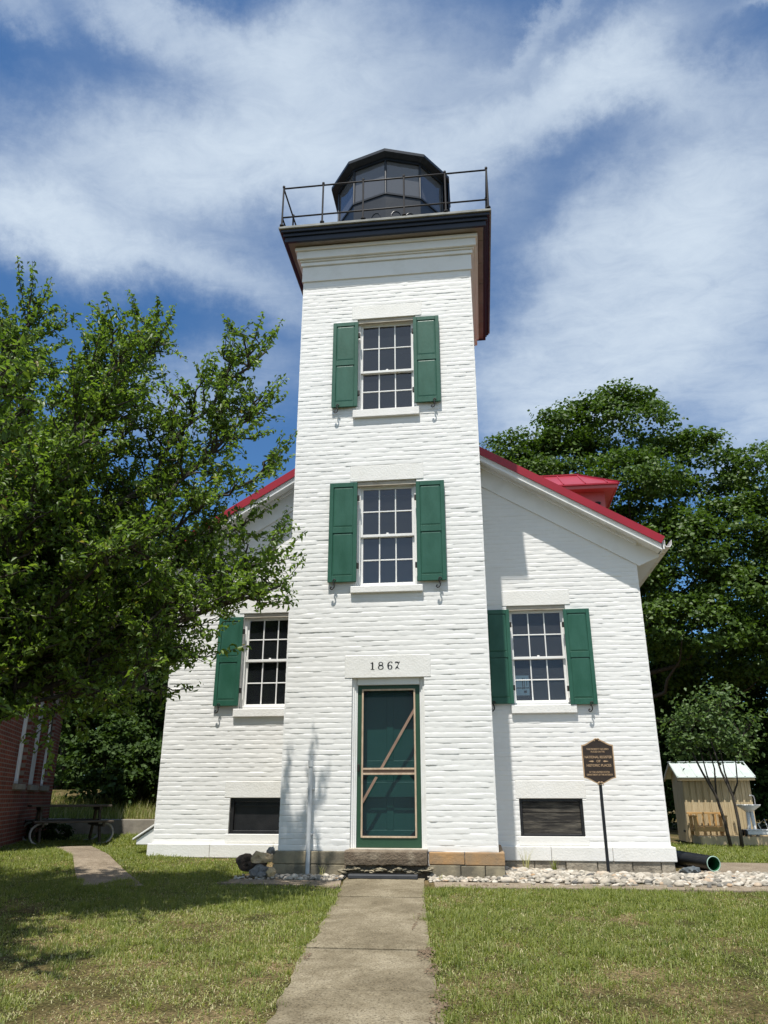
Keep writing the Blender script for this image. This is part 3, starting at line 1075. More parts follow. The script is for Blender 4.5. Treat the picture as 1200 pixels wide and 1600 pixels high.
shutter(-0.915, -0.475, 7.19, 8.845, 0.0, 1)
shutter(0.475, 0.915, 7.195, 8.86, 0.0, -1)
shutter(-0.90, -0.455, 4.175, 5.815, 0.0, 1)
shutter(0.478, 0.925, 4.155, 5.785, 0.0, -1)
shutter(1.46, 1.90, 2.54, 4.12, HY, 1)
shutter(2.805, 3.24, 2.515, 4.10, HY, -1)
shutter(-3.235, -2.79, 2.57, 4.12, HY, 1)

# notice taped inside the lower left pane of the right window
nt = MB()
nt.box(1.955, 2.175, HY + 0.182, HY + 0.184, 2.70, 3.03)
paper = nt.build('paper_notice', M['paper'])
tag(paper, 'pale blue paper notice behind the lower left pane of the right window', 'notice')
pl = MB()
for (a, b, c, d) in ((2.06, 2.075, 2.80, 2.99), (2.09, 2.10, 2.80, 2.99), (1.96, 2.17, 2.815, 2.83), (2.08, 2.13, 2.74, 2.78), (2.13, 2.14, 2.86, 2.97)):
    pl.box(a, b, HY + 0.1795, HY + 0.1815, c, d)
pl.build('print', M['ink'], paper)

# basement windows
bw = MB()
x0, x1, z0, z1 = B_RIGHT
yb = HY + 0.05
bw.box(x0, x0 + 0.045, yb - 0.02, yb + 0.1, z0, z1).box(x1 - 0.045, x1, yb - 0.02, yb + 0.1, z0, z1)
bw.box(x0 + 0.045, x1 - 0.045, yb - 0.021, yb + 0.1, z1 - 0.045, z1).box(x0 + 0.045, x1 - 0.045, yb - 0.021, yb + 0.1, z0, z0 + 0.035)
o = bw.build('basement_window', M['blackframe'], house, 0.004)
o['label'] = 'basement window closed with weathered black boards'
b2 = MB()
for k in range(3):
    a = z0 + 0.037 + k * 0.156
    b2.box(x0 + 0.047, x1 - 0.047, yb + 0.004 + 0.004 * (k % 2), yb + 0.03, a, a + 0.151)
b2.build('boards', M['basewood'], o, 0.004)
MB().box(1.845, 2.925, HY - 0.012, HY + 0.05, 0.405, 0.53).build('sill', M['lintel'], o, 0.006)
bw = MB()
x0, x1, z0, z1 = B_LEFT
bw.box(x0, x0 + 0.06, yb, yb + 0.1, z0, z1).box(x1 - 0.06, x1, yb, yb + 0.1, z0, z1)
bw.box(x0 + 0.06, x1 - 0.06, yb - 0.001, yb + 0.1, z1 - 0.06, z1).box(x0 + 0.06, x1 - 0.06, yb - 0.001, yb + 0.1, z0, z0 + 0.05)
bw.box(x0 + 0.06, x1 - 0.06, yb + 0.02, yb + 0.08, z1 - 0.135, z1 - 0.10)
o = bw.build('basement_window', M['blackframe'], house, 0.004)
o['label'] = 'basement window with plain black panel'
MB().box(x0 + 0.062, x1 - 0.062, yb + 0.045, yb + 0.06, z0 + 0.052, z1 - 0.062).build('panel', M['blackframe'], o)
MB().box(x0 - 0.04, x1 + 0.03, HY - 0.010, HY + 0.05, 0.41, 0.54).build('sill', M['lintel'], o, 0.006)

# front entrance: frame, inner door, screen door
x0, x1, z0, z1 = T_DOOR
f = MB()
for (a, b, yy) in ((x0, x0 + 0.03, 0.045), (x0 + 0.03, x0 + 0.055, 0.062), (x0 + 0.055, x0 + 0.075, 0.075)):
    f.box(a, b, yy, 0.30, z0, z1)
    f.box(x0 + x1 - b, x0 + x1 - a, yy, 0.30, z0, z1)
f.box(x0 + 0.075, x1 - 0.075, 0.050, 0.30, z1 - 0.095, z1)
f.build('door_frame', M['trim'], house, 0.003)
MB().box(x0 - 0.01, x1 + 0.01, -0.03, 0.30, z0 - 0.025, z0 + 0.012).build('threshold', M['oldtrim'], house, 0.006)
dy = 0.255
d = MB()
dx0, dx1, dz0, dz1 = x0 + 0.075, x1 - 0.075, z0 + 0.012, z1 - 0.095
cuts = [dz0, dz0 + 0.22, dz0 + 0.22 + 0.42, dz0 + 0.85, dz0 + 0.85 + 0.16, dz0 + 1.14, dz1 - 0.12, dz1]
mid = (dx0 + dx1) / 2
d.box(dx0, dx1, dy + 0.012, dy + 0.04, dz0, dz1)
for (a, b) in ((cuts[0], cuts[1]), (cuts[2], cuts[3]), (cuts[4], cuts[5]), (cuts[6], cuts[7])):
    d.box(dx0, dx1, dy, dy + 0.012, a, b)
for (a, b) in ((cuts[1], cuts[2]), (cuts[3], cuts[4]), (cuts[5], cuts[6])):
    d.box(dx0, dx0 + 0.11, dy, dy + 0.0121, a, b)
    d.box(dx1 - 0.11, dx1, dy, dy + 0.0121, a, b)
    d.box(mid - 0.05, mid + 0.05, dy, dy + 0.0121, a, b)
d.build('front_door', M['indoor'], house, 0.005)
s = MB()
sy = 0.085
sx0, sx1, sz0, sz1 = x0 + 0.078, x1 - 0.078, z0 + 0.016, z1 - 0.10
tx0, tx1, tz0, tz1 = -0.362, 0.405, 0.59, 2.565
s.box(sx0, tx0, sy, sy + 0.035, sz0, sz1).box(tx1, sx1, sy, sy + 0.035, sz0, sz1)
s.box(tx0, tx1, sy, sy + 0.035, sz0, tz0).box(tx0, tx1, sy, sy + 0.035, tz1, sz1)
sd_ = s.build('screen_door', M['door'], house)
s = MB()
s.box(tx0, tx1, sy + 0.004, sy + 0.034, 1.415, 1.465)
s.build('mid_rail', M['bracewood'], sd_, 0.003)
tw = 0.019
for a, b in ((tx0 - 0.006, tx0 + tw), (tx1 - tw, tx1 + 0.006)):
    MB().box(a, b, sy - 0.010, sy, tz0 - 0.01, tz1 + 0.012).build('wood_strip', M['rawwood'], sd_, 0.002)
for zz in (tz0 - 0.012, 1.395, 1.462, tz1 - 0.010):
    MB().box(tx0 + tw, tx1 - tw, sy - 0.012, sy - 0.001, zz, zz + 0.024).build('wood_strip', M['rawwood'], sd_, 0.002)
MB().quad((tx0, sy + 0.014, tz0), (tx1, sy + 0.014, tz0), (tx1, sy + 0.014, 1.415), (tx0, sy + 0.014, 1.415)).quad((tx0, sy + 0.014, 1.465), (tx1, sy + 0.014, 1.465), (tx1, sy + 0.014, tz1), (tx0, sy + 0.014, tz1)).build('screen', M['screen'], sd_)
p = Vector((tx1 + 0.005, sy + 0.006, 2.31))
q = Vector((tx0 + 0.01, sy + 0.006, 1.03))
MB().bar(p, p + (q - p) * 0.665, 0.036, 0.012, (0, 1, 0)).build('brace', M['bracewood'], sd_)
MB().bar(p + (q - p) * 0.735, q, 0.036, 0.012, (0, 1, 0)).build('brace', M['bracewood'], sd_)
for (cx, cz, sx_, sz_) in ((tx0, tz1, 1, -1), (tx1, tz1, -1, -1), (tx0, tz0, 1, 1), (tx1, tz0, -1, 1), (tx0, 1.40, 1, -1), (tx1, 1.40, -1, -1)):
    MB().prism([(cx + sx_ * 0.012, sy + 0.022, cz + sz_ * 0.012), (cx + sx_ * 0.10, sy + 0.022, cz + sz_ * 0.012), (cx + sx_ * 0.012, sy + 0.022, cz + sz_ * 0.10)], (0, 0.006, 0)).build('corner_brace', M['blackmetal'], sd_)
MB().box(sx0 + 0.01, sx0 + 0.035, sy - 0.03, sy, 1.44, 1.54).build('handle', M['blackmetal'], sd_, 0.006)

# date stone numerals: 1 8 6 7, serifed brush strokes
num = MB()


def stroke(pts, cx, cz, h):
    """flat ribbon with varying width; pts = (u, v, width) in unit height"""
    P = [(Vector((u, v)), w) for u, v, w in pts]
    L, Rr = [], []
    for i, (p_, w) in enumerate(P):
        tdir = P[min(i + 1, len(P) - 1)][0] - P[max(i - 1, 0)][0]
        tdir.normalize()
        n_ = Vector((-tdir.y, tdir.x))
        L.append(p_ + n_ * w / 2)
        Rr.append(p_ - n_ * w / 2)
    for i in range(len(P) - 1):
        a, b, c, d_ = L[i], L[i + 1], Rr[i + 1], Rr[i]
        num.prism([(cx + e.x * h, -0.0085, cz + e.y * h) for e in (a, b, c, d_)], (0, 0.004, 0))


def ring(cx, cz, h, u, v, ru, rv, thin, thick, a0=0, a1=360, phase=0):
    pts = []
    for k in range(25):
        a = R(a0 + (a1 - a0) * k / 24)
        pts.append((u + ru * math.cos(a), v + rv * math.sin(a), thin + (thick - thin) * abs(math.cos(a + phase)) ** 1.5))
    stroke(pts, cx, cz, h)


NH = 0.108
NZ = 2.850
num = MB()
stroke([(0.30, 0.0, 0.20), (0.30, 0.9, 0.20), (0.31, 1.0, 0.06)], -0.235, NZ, NH)
stroke([(0.03, 0.80, 0.05), (0.16, 0.84, 0.10), (0.28, 0.92, 0.16)], -0.235, NZ, NH)
stroke([(0.04, 0.02, 0.06), (0.56, 0.02, 0.06)], -0.235, NZ, NH)
num.build('date_numeral', M['ink'], house)
num = MB()
ring(-0.120, NZ, NH, 0.36, 0.75, 0.26, 0.22, 0.07, 0.13)
ring(-0.120, NZ, NH, 0.36, 0.27, 0.32, 0.26, 0.07, 0.15)
stroke([(0.12, 0.55, 0.16), (0.60, 0.52, 0.16)], -0.120, NZ, NH)
num.build('date_numeral', M['ink'], house)
num = MB()
ring(0.020, NZ, NH, 0.32, 0.28, 0.25, 0.27, 0.07, 0.17)
ring(0.020, NZ, NH, 0.42, 0.52, 0.38, 0.48, 0.07, 0.19, 75, 215)
stroke([(0.48, 0.98, 0.07), (0.58, 0.94, 0.10), (0.60, 0.82, 0.16)], 0.020, NZ, NH)
num.build('date_numeral', M['ink'], house)
num = MB()
stroke([(0.02, 0.80, 0.10), (0.10, 0.95, 0.16), (0.28, 0.93, 0.19), (0.46, 0.84, 0.17), (0.58, 0.90, 0.08), (0.64, 1.0, 0.07)], 0.128, NZ, NH)
stroke([(0.63, 0.98, 0.08), (0.50, 0.70, 0.06), (0.30, 0.40, 0.09), (0.18, 0.22, 0.14)], 0.128, NZ, NH)
stroke([(0.04, 0.0, 0.06), (0.20, 0.22, 0.16), (0.34, 0.26, 0.20), (0.46, 0.12, 0.08), (0.60, 0.02, 0.05)], 0.128, NZ, NH)
num.build('date_numeral', M['ink'], house)

# foundations, water table, doorstep
for (a, b, za, zb) in ((-1.56, -1.10, 0.255, 0.411), (-1.095, -0.56, 0.255, 0.411), (-1.555, -0.56, 0.02, 0.25)):
    MB().box(a, b, -0.055, 0.35, za, zb).build('foundation_stone', M['mossstone'], house, 0.010, seg=2)
for (a, b, za, zb) in ((0.575, 1.045, 0.262, 0.411), (1.052, 1.575, 0.255, 0.413), (0.575, 0.99, 0.0, 0.256), (0.997, 1.31, 0.0, 0.250), (1.317, 1.57, 0.0, 0.249)):
    MB().box(a, b, -0.055 - 0.006 * random.random(), 0.35, za, zb).build('foundation_stone', M['tanstone'] if zb > 0.3 else M['mossstone'], house, 0.010, seg=2)
for sg_ in (-1, 1):
    for (e_, za, zb) in ((0.063, 0.02, 0.25), (0.068, 0.255, 0.412)):
        MB().box(*sorted((sg_ * 1.30, sg_ * (1.5 + e_))), 0.352, HY - 0.05, za, zb).build('foundation_stone', M['tanstone'], house, 0.010, seg=2)
# doorstep with worn underside
bm = bmesh.new()
bmesh.ops.create_grid(bm, x_segments=26, y_segments=6, size=0.5)
bm.free()
st = MB()
N = 27
vs, fs = [], []
for i in range(N):
    x = -0.545 + 1.10 * i / (N - 1)
    nb = mnoise.noise((x * 6, 0, 3)) * 0.022 + mnoise.noise((x * 19, 1, 3)) * 0.008
    nt_ = mnoise.noise((x * 5, 7, 3)) * 0.006
    prof = [(-0.16 + nt_, 0.432 + nt_), (-0.175 + nt_ * 2, 0.415), (-0.178, 0.33), (-0.170 + nt_, 0.262 + nb), (-0.12, 0.250 + nb), (0.0, 0.25), (0.0, 0.436)]
    vs += [(x, yy, zz) for yy, zz in prof]
K = 7
for i in range(N - 1):
    for k in range(K):
        fs.append((i * K + k, i * K + (k + 1) % K, (i + 1) * K + (k + 1) % K, (i + 1) * K + k))
fs += [tuple(range(K)), tuple(range((N - 1) * K, N * K))]
st.add(vs, fs)
st.build('doorstep', M['stepstone'], house)
rb = MB()


def add_rock(mb, c, s, seed=0, rough=0.25, rz=0.0, flat=1.0):
    bm = bmesh.new()
    bmesh.ops.create_icosphere(bm, subdivisions=3, radius=1.0)
    m = Matrix.Rotation(rz, 3, 'Z')
    vs = []
    for v in bm.verts:
        p_ = v.co.copy()
        d_ = 1 + rough * mnoise.noise(p_ * 1.3 + Vector((seed * 7.1, seed, 0))) + 0.4 * rough * mnoise.noise(p_ * 3.2 + Vector((seed, 3, seed)))
        p_ = p_ * d_
        p_.z = max(p_.z, -0.55 * flat)
        p_ = m @ Vector((p_.x * s[0], p_.y * s[1], p_.z * s[2]))
        vs.append(p_ + Vector(c))
    fs = [tuple(v.index for v in f_.verts) for f_ in bm.faces]
    bm.free()
    mb.add(vs, fs)


for i in range(22):
    x = -0.56 + 1.14 * i / 21
    add_rock(rb, (x + random.uniform(-0.02, 0.02), -0.10 + random.uniform(-0.04, 0.01), 0.195 + random.uniform(-0.03, 0.015)), (random.uniform(0.03, 0.075), 0.05, random.uniform(0.012, 0.030)), i, 0.7)
rb.build('rubble_bedding', M['mossstone'], house)
MB().box(-0.56, 0.57, -0.06, 0.3, 0.02, 0.245).build('step_footing', M['stepstone'], house)
for xs in ([HL - 0.06, -3.1, -2.05, -1.505], [1.505, 2.33, 3.25, HR + 0.06]):
    wtb = MB()
    for a, b in zip(xs[:-1], xs[1:]):
        wtb.box(a, b - 0.004, HY - 0.065 - 0.003 * random.random(), HY + 0.2, 0.185, 0.392)
    a, b = (HL - 0.06, HL + 0.2) if xs[0] < 0 else (HR - 0.2, HR + 0.06)
    wtb.box(a, b, HY + 0.202, HB, 0.185, 0.391)
    wtb.build('water_table', M['lintel'], house, 0.012, seg=2)
hf = MB()
for side in (-1, 1):
    x = HL - 0.03 if side < 0 else 1.5
    end = -1.5 if side < 0 else HR + 0.03
    while x < end - 0.05:
        w = min(random.uniform(0.32, 0.62), end - x)
        hf.box(x, x + w - 0.012, HY - 0.035 - random.uniform(0, 0.02), HY + 0.15, -0.25, 0.183)
        x += w
hf.box(HL - 0.02, HR + 0.02, HY - 0.02, HY + 0.14, -0.25, 0.182)
hf.box(HR - 0.2, HR + 0.03, HY + 0.152, HB, -0.25, 0.182).box(HL - 0.03, HL + 0.2, HY + 0.152, HB, -0.25, 0.182)
hf.build('foundation', M['greystone'], house, 0.012, seg=2)

# tower frieze, cornice, gallery
fz = MB()


def ringbox(mb, e, za, zb, inner=1.40):
    """square ring around the tower standing out e from its walls"""
    o = TW + e
    c = 1.5
    mb.box(-o, o, c - o, c - inner, za, zb)
    mb.box(-o, o, c + inner, c + o, za, zb)
    mb.box(-o, -inner, c - inner, c + inner, za, zb)
    mb.box(inner, o, c - inner, c + inner, za, zb)


ringbox(fz, 0.022, 9.80, 10.12)
fz.build('frieze', M['trim'], house, 0.004)
cn = MB()
ringbox(cn, 0.05, 10.122, 10.20)
ringbox(cn, 0.075, 10.202, 10.235)
ringbox(cn, 0.115, 10.237, 10.40)
ringbox(cn, 0.15, 10.402, 10.47)
cn.build('cornice_moulding', M['trim'], house, 0.008)
so = MB()
ringbox(so, 0.30, 10.495, 10.545, 1.3)
for k in range(5):
    yy = 0.1 + k * 0.62
    so.box(1.665, 1.765, yy, yy + 0.02, 10.485, 10.494)
so.build('soffit', M['soffit'], house)
nv = MB()
c = 1.5
for (e0, e1, za, zb) in ((0.255, 0.305, 10.478, 10.58), (0.265, 0.335, 10.581, 10.645), (0.27, 0.375, 10.646, 10.705)):
    o = TW + e1
    ringbox(nv, e1, za, zb, TW + e0)
nv.build('cornice', M['navy'], house, 0.008, seg=2)
MB().box(-1.905, 1.905, -0.405, 3.405, 10.706, 10.755).box(-1.86, 1.86, -0.36, 3.36, 10.756, 10.80).build('gallery_deck', M['deck'], house, 0.006)
e = 1.86
RZ0, RZ1, RZ2 = 10.80, 11.66, 10.99
cy = 1.5
for s_ in (0, 1, 2, 3):
    for k in range(5):
        t_ = -e + 2 * e * k / 5
        x, y = [(t_, cy - e), (e, cy + t_), (-t_, cy + e), (-e, cy - t_)][s_]
        ra = MB()
        ra.tube([(x, y, RZ0), (x, y, RZ0 + 0.022), (x, y, RZ0 + 0.024), (x, y, RZ1 + 0.02), (x, y, RZ1 + 0.024), (x, y, RZ1 + 0.055), (x, y, RZ1 + 0.06)], [0.04, 0.04, 0.017, 0.017, 0.025, 0.025, 0.012], 8)
        ra.build('railing_post', M['blackmetal'], house)
    for z in (RZ1, RZ2):
        a, b = [((-e, cy - e), (e, cy - e)), ((e, cy - e), (e, cy + e)), ((e, cy + e), (-e, cy + e)), ((-e, cy + e), (-e, cy - e))][s_]
        MB().tube([(a[0], a[1], z), (b[0], b[1], z)], 0.0155, 8).build('rail', M['blackmetal'], house, smooth=True)

# lantern room, ten-sided
LC = Vector((-0.05, 1.5, 0))
lan = MB()


def deca(r_, z, k):
    a = R(36 * k)
    return (LC.x + r_ * math.sin(a), LC.y - r_ * math.cos(a), z)


def band(mb, r0, z0_, r1, z1_):
    for k in range(10):
        mb.quad(deca(r0, z0_, k), deca(r0, z0_, k + 1), deca(r1, z1_, k + 1), deca(r1, z1_, k))


LG = 1.12
band(lan, LG, 10.80, LG, 12.02)
band(lan, LG + 0.02, 12.02, LG + 0.02, 12.06)
band(lan, LG + 0.02, 12.06, LG - 0.03, 12.065)
band(lan, LG + 0.02, 12.02, LG - 0.03, 12.015)
lantern = lan.build('lantern', M['lanternmetal'], house)
for k in range(10):
    MB().tube([deca(LG, 12.02, k), deca(LG, 12.90, k)], 0.022, 6).build('mullion', M['lanternmetal'], lantern)
    a, b = Vector(deca(LG, 12.885, k)), Vector(deca(LG, 12.885, k + 1))
    MB().bar(a, b, 0.05, 0.05).build('glazing_bar', M['lanternmetal'], lantern)
    a, b = Vector(deca(LG + 0.002, 11.5, k)), Vector(deca(LG + 0.002, 11.5, k + 1))
    for t_ in (0.3, 0.7):
        p_ = a.lerp(b, t_)
        pts = [p_ + (b - a).normalized() * 0.10 * math.cos(an) + Vector((0, 0, 0.14 * math.sin(an))) for an in np.linspace(0, math.pi, 9)]
        MB().tube(pts, 0.009, 5).build('panel_arch', M['lanternmetal'], lantern)
for k in range(10):
    gl_ = MB()
    gl_.quad(deca(LG - 0.012, 12.06, k), deca(LG - 0.012, 12.06, k + 1), deca(LG - 0.012, 12.88, k + 1), deca(LG - 0.012, 12.88, k))
    gl_.build('pane', M['lanternglass'], lantern, recalc=False)
lr = MB()
band(lr, LG - 0.02, 12.905, 1.21, 12.93)
band(lr, 1.21, 12.93, 1.285, 12.945)
band(lr, 1.285, 12.945, 1.285, 13.01)
band(lr, 1.285, 13.01, 0.16, 13.62)
band(lr, 0.16, 13.62, 0.16, 13.78)
lr.add([deca(0.16, 13.78, k) for k in range(10)], [tuple(range(10))])
lr.add([deca(1.11, 12.91, k) for k in range(10)], [tuple(range(10))])
lr.build('lantern_roof', M['lanternmetal'], lantern)
# lantern door folded out on the right side
ld = MB()
a = Vector(deca(LG + 0.012, 0, 2.86))
b = Vector(deca(LG + 0.012, 0, 2.0))
ld.prism([(a.x, a.y, 10.82), (b.x + 0.07, b.y, 10.82), (b.x + 0.12, b.y, 12.05), (b.x + 0.12, b.y, 12.90), (a.x, a.y, 12.90)], (0.02, 0.035, 0))
ld.build('lantern_door', M['lanternmetal'], lantern)

# roof of the house
OV = 0.34           # overhang over the front wall
YF = HY - OV
XE = 4.56


def roof_z(x):
    return RZ - RS * abs(x - RX)


rf = MB()
for s_ in (-1, 1):
    xe = RX + s_ * (XE - RX)
    n_ = Vector((s_ * RS, 0, 1)).normalized()
    p0, p1 = Vector((RX, YF, RZ)), Vector((xe, YF, roof_z(xe)))
    rf.prism([p0, p1, p1 - n_ * 0.03, p0 - n_ * 0.03], (0, HB + 0.3 - YF, 0))
    for k in range(1, int((HB - YF) / 0.42)):
        yy = YF + k * 0.42
        rf.bar(Vector((RX, yy, RZ)) + n_ * 0.012, Vector((xe, yy, roof_z(xe))) + n_ * 0.012, 0.025, 0.03, n_)
    # metal edge trim along the rake
    q0, q1 = p0 + n_ * 0.012, p1 + n_ * 0.012
    rf.prism([q0, q1, q1 - n_ * 0.135, q0 - n_ * 0.135], (0, -0.022, 0))
rf.build('roof', M['redroof'], house)
rk = MB()
for s_ in (-1, 1):
    xe = RX + s_ * (XE - RX - 0.06)
    n_ = Vector((s_ * RS, 0, 1)).normalized()
    p0, p1 = Vector((RX, 0, RZ)), Vector((xe, 0, roof_z(xe)))

    def rake(d0, d1, y0, y1, xend=None):
        pe = p1 if xend is None else Vector((RX + s_ * xend, 0, roof_z(RX + s_ * xend)))
        cs = math.sqrt(1 + RS * RS)
        a, b, c_, d_ = Vector((p0.x, 0, p0.z - d0 * cs)), Vector((pe.x, 0, pe.z - d0 * cs)), Vector((pe.x, 0, pe.z - d1 * cs)), Vector((p0.x, 0, p0.z - d1 * cs))
        rk.prism([(v.x, y0, v.z) for v in (a, b, c_, d_)], (0, y1 - y0, 0))
    rake(0.034, 0.150, YF + 0.006, YF + 0.05)             # fascia board
    rake(0.150, 0.195, YF + 0.022, YF + 0.06)             # bed of the moulding
    rake(0.195, 0.215, YF + 0.002, YF + 0.075)            # bright lower lip
    rake(0.165, 0.190, YF + 0.062, HY + 0.02)             # soffit
    rake(0.192, 0.235, HY - 0.10, HY + 0.02, (HR - RX if s_ > 0 else RX - HL) + 0.02)   # bed mould against the wall
    rake(0.230, 0.540, HY - 0.030, HY + 0.02, (HR - RX if s_ > 0 else RX - HL) + 0.025)   # frieze board
rk.build('rake_board', M['trim'], house)
for s_ in (-1, 1):
    ev = MB()
    xw = HR if s_ > 0 else HL
    xe = RX + s_ * (XE - RX)
    ze = roof_z(xe)
    # sloping soffit under the eave and frieze along the side wall
    ev.prism([(xw, HY + 0.02, roof_z(xw) - 0.20), (xe - s_ * 0.04, HY + 0.02, ze - 0.20), (xe - s_ * 0.04, HY + 0.02, ze - 0.225), (xw, HY + 0.02, roof_z(xw) - 0.225)], (0, HB - HY, 0))
    a, b = sorted((xw + s_ * 0.002, xw + s_ * 0.03))
    ev.box(a, b, HY - 0.018, HB, roof_z(xw) - 0.65, roof_z(xw) - 0.23)
    a, b = sorted((xe - s_ * 0.04, xe - s_ * 0.015))
    ev.box(a, b, YF + 0.008, HB + 0.25, ze - 0.20, ze - 0.045)
    # eave return on the front
    ev.prism([(xw + s_ * 0.022, HY - 0.026, roof_z(xw) - 0.20), (xe - s_ * 0.05, HY - 0.026, ze - 0.195), (xe - s_ * 0.05, HY - 0.026, ze - 0.24), (xw + s_ * 0.035, HY - 0.026, roof_z(xw) - 0.66), (xw + s_ * 0.022, HY - 0.026, roof_z(xw) - 0.66)], (0, 0.044, 0))
    ev.build('eave', M['trim'], house)
for s_ in (-1, 1):
    gt = MB()
    xe = RX + s_ * (XE - RX)
    ze = roof_z(xe) - 0.05
    prof = [(0.0, 0.0), (0.0, -0.10), (0.03, -0.125), (0.085, -0.125), (0.115, -0.08), (0.12, 0.0), (0.112, 0.0), (0.108, -0.07), (0.08, -0.115), (0.034, -0.115), (0.008, -0.095), (0.008, 0.0)]
    gt.prism([(xe + s_ * (u - 0.012), YF - 0.01, ze + v) for u, v in prof], (0, HB - YF + 0.25, 0))
    for k in range(12):
        gt.box(*sorted((xe - s_ * 0.03, xe + s_ * 0.06)), YF + 0.35 + k * 0.6, YF + 0.37 + k * 0.6, ze - 0.135, ze - 0.1255)
    gt.build('gutter', M['gutter'], house)

# dormer on the right slope
DZ = 6.86
dm = MB()
dm.box(2.2, 3.95, 3.28, 4.72, 4.9, DZ - 0.02)
dormer = dm.build('dormer', M['redtrim'], house)
dr = MB()
e0, e1, xf = 3.0, 5.0, 4.22
ap, rg = Vector((3.62, 4.0, DZ + 0.60)), Vector((0.9, 4.0, DZ + 0.60))
A, B, C_, D_ = Vector((xf, e0, DZ)), Vector((xf, e1, DZ)), Vector((1.2, e1, DZ)), Vector((1.2, e0, DZ))
dr.add([A, B, C_, D_, ap, rg, A - Vector((0, 0, .03)), B - Vector((0, 0, .03)), C_ - Vector((0, 0, .03)), D_ - Vector((0, 0, .03))],
       [(0, 1, 4), (1, 2, 5, 4), (3, 0, 4, 5), (0, 6, 7, 1), (1, 7, 8, 2), (3, 9, 6, 0), (9, 8, 7, 6)])
for k in range(6):
    x = 1.9 + 0.42 * k
    t_ = min(1.0, (xf - x) / (xf - ap.x))
    p_ = Vector((x, e0, DZ + 0.006))
    q_ = Vector((x, e0 + (ap.y - e0) * t_, DZ + 0.006 + 0.6 * t_))
    dr.bar(p_, q_, 0.022, 0.02)
dr.bar(A + Vector((0, 0, .01)), ap + Vector((0, 0, .01)), 0.05, 0.03)
dr.bar(rg + Vector((0, 0, .01)), ap + Vector((0, 0, .01)), 0.06, 0.03)
dr.build('dormer_roof', M['redroof'], dormer)
de = MB()
de.box(1.3, xf - 0.03, e0 + 0.03, e0 + 0.055, DZ - 0.10, DZ - 0.032)
de.box(xf - 0.055, xf - 0.03, e0 + 0.056, e1 - 0.03, DZ - 0.10, DZ - 0.032)
de.box(1.3, xf - 0.056, e0 + 0.056, e1 - 0.06, DZ - 0.085, DZ - 0.06)
de.box(1.3, 3.965, 3.262, 3.279, DZ - 0.30, DZ - 0.087)
de.box(3.951, 3.968, 3.28, 4.72, DZ - 0.28, DZ - 0.087)
de.box(3.86, 3.962, 3.255, 3.2615, 4.9, DZ - 0.301)
de.build('dormer_eave', M['pinktrim'], dormer, 0.004)
vl = MB()
vl.tube([(3.80, 3.20, 6.42), (3.80, 3.20, 6.50)], 0.05, 12)
vl.tube([(3.80, 3.20, 6.50), (3.80, 3.20, 6.525)], 0.065, 12)
vl.box(3.79, 3.81, 3.22, 3.281, 6.44, 6.47)
vl.build('lamp_fixture', M['blackmetal'], dormer)

# cellar hatch on the left side of the house
ch = MB()
ch.prism([(HL - 0.02, 2.1, 0.66), (HL - 0.02, 2.1, 0.36), (HL - 0.37, 2.1, 0.36), (HL - 0.37, 2.1, 0.43)], (0, 1.2, 0))
ch.prism([(HL - 0.01, 2.07, 0.69), (HL - 0.43, 2.07, 0.425), (HL - 0.43, 2.07, 0.455), (HL - 0.01, 2.07, 0.72)], (0, 1.26, 0))
ch.build('cellar_hatch', M['trim'], house, 0.005)

# ------------------------------------------------------------------ things along the front
p_ = MB()
p_.tube([(-1.058, -0.10, g(-1.06, -0.1) - 0.02), (-1.058, -0.10, 1.52)], 0.030, 14)
p_.tube([(-1.058, -0.10, 1.50), (-1.058, -0.10, 1.585)], 0.036, 14)
for z in (0.62, 1.2):
    p_.box(-1.10, -1.016, -0.1, 0.0, z, z + 0.02)
tag(p_.build('vent_pipe', M['pvc'], smooth=False), 'upright white plastic pipe against the tower left of the door', 'pipe')

mt = MB()
mt.prism([(-0.47, -0.33, g(0, -0.33) + 0.03), (0.44, -0.33, g(0, -0.33) + 0.03), (0.44, -0.205, g(0, -0.2) + 0.031), (-0.47, -0.205, g(0, -0.2) + 0.031)], (0, 0, 0.045))
tag(mt.build('door_mat', M['mat_rubber'], bevel=0.006), 'narrow black rubber mat lying on the path below the doorstep', 'mat')

# historic register sign
SX, SY = 3.05, 1.06
sg = empty('historic_sign', (SX, SY, g(SX, SY)), 'brown historic register plaque on a black post standing in the pebbles', 'sign')
MB().box(SX - 0.021, SX + 0.021, SY + 0.012, SY + 0.054, g(SX, SY) - 0.1, 1.36).build('post', M['postpaint'], sg, 0.004)


def plaque_outline(inset, n=10):
    w, zb_, zt_ = 0.232 - inset, 1.365 + inset, 1.835 - inset
    pts = []
    for k in range(n + 1):       # lower curve from left to middle to right
        t_ = k / n
        x = -w + w * t_
        pts.append((x, zb_ - (0.085) * (t_ ** 2) * (3 - 2 * t_) - (0.012 if k == n else 0)))
    for k in range(1, n + 1):
        t_ = 1 - k / n
        pts.append((w - w * t_, zb_ - 0.085 * (t_ ** 2) * (3 - 2 * t_)))
    for k in range(n + 1):
        t_ = k / n
        pts.append((w - w * t_, zt_ + 0.085 * (t_ ** 2) * (3 - 2 * t_)))
    for k in range(1, n + 1):
        t_ = 1 - k / n
        pts.append((-w + w * t_, zt_ + 0.085 * (t_ ** 2) * (3 - 2 * t_)))
    return pts


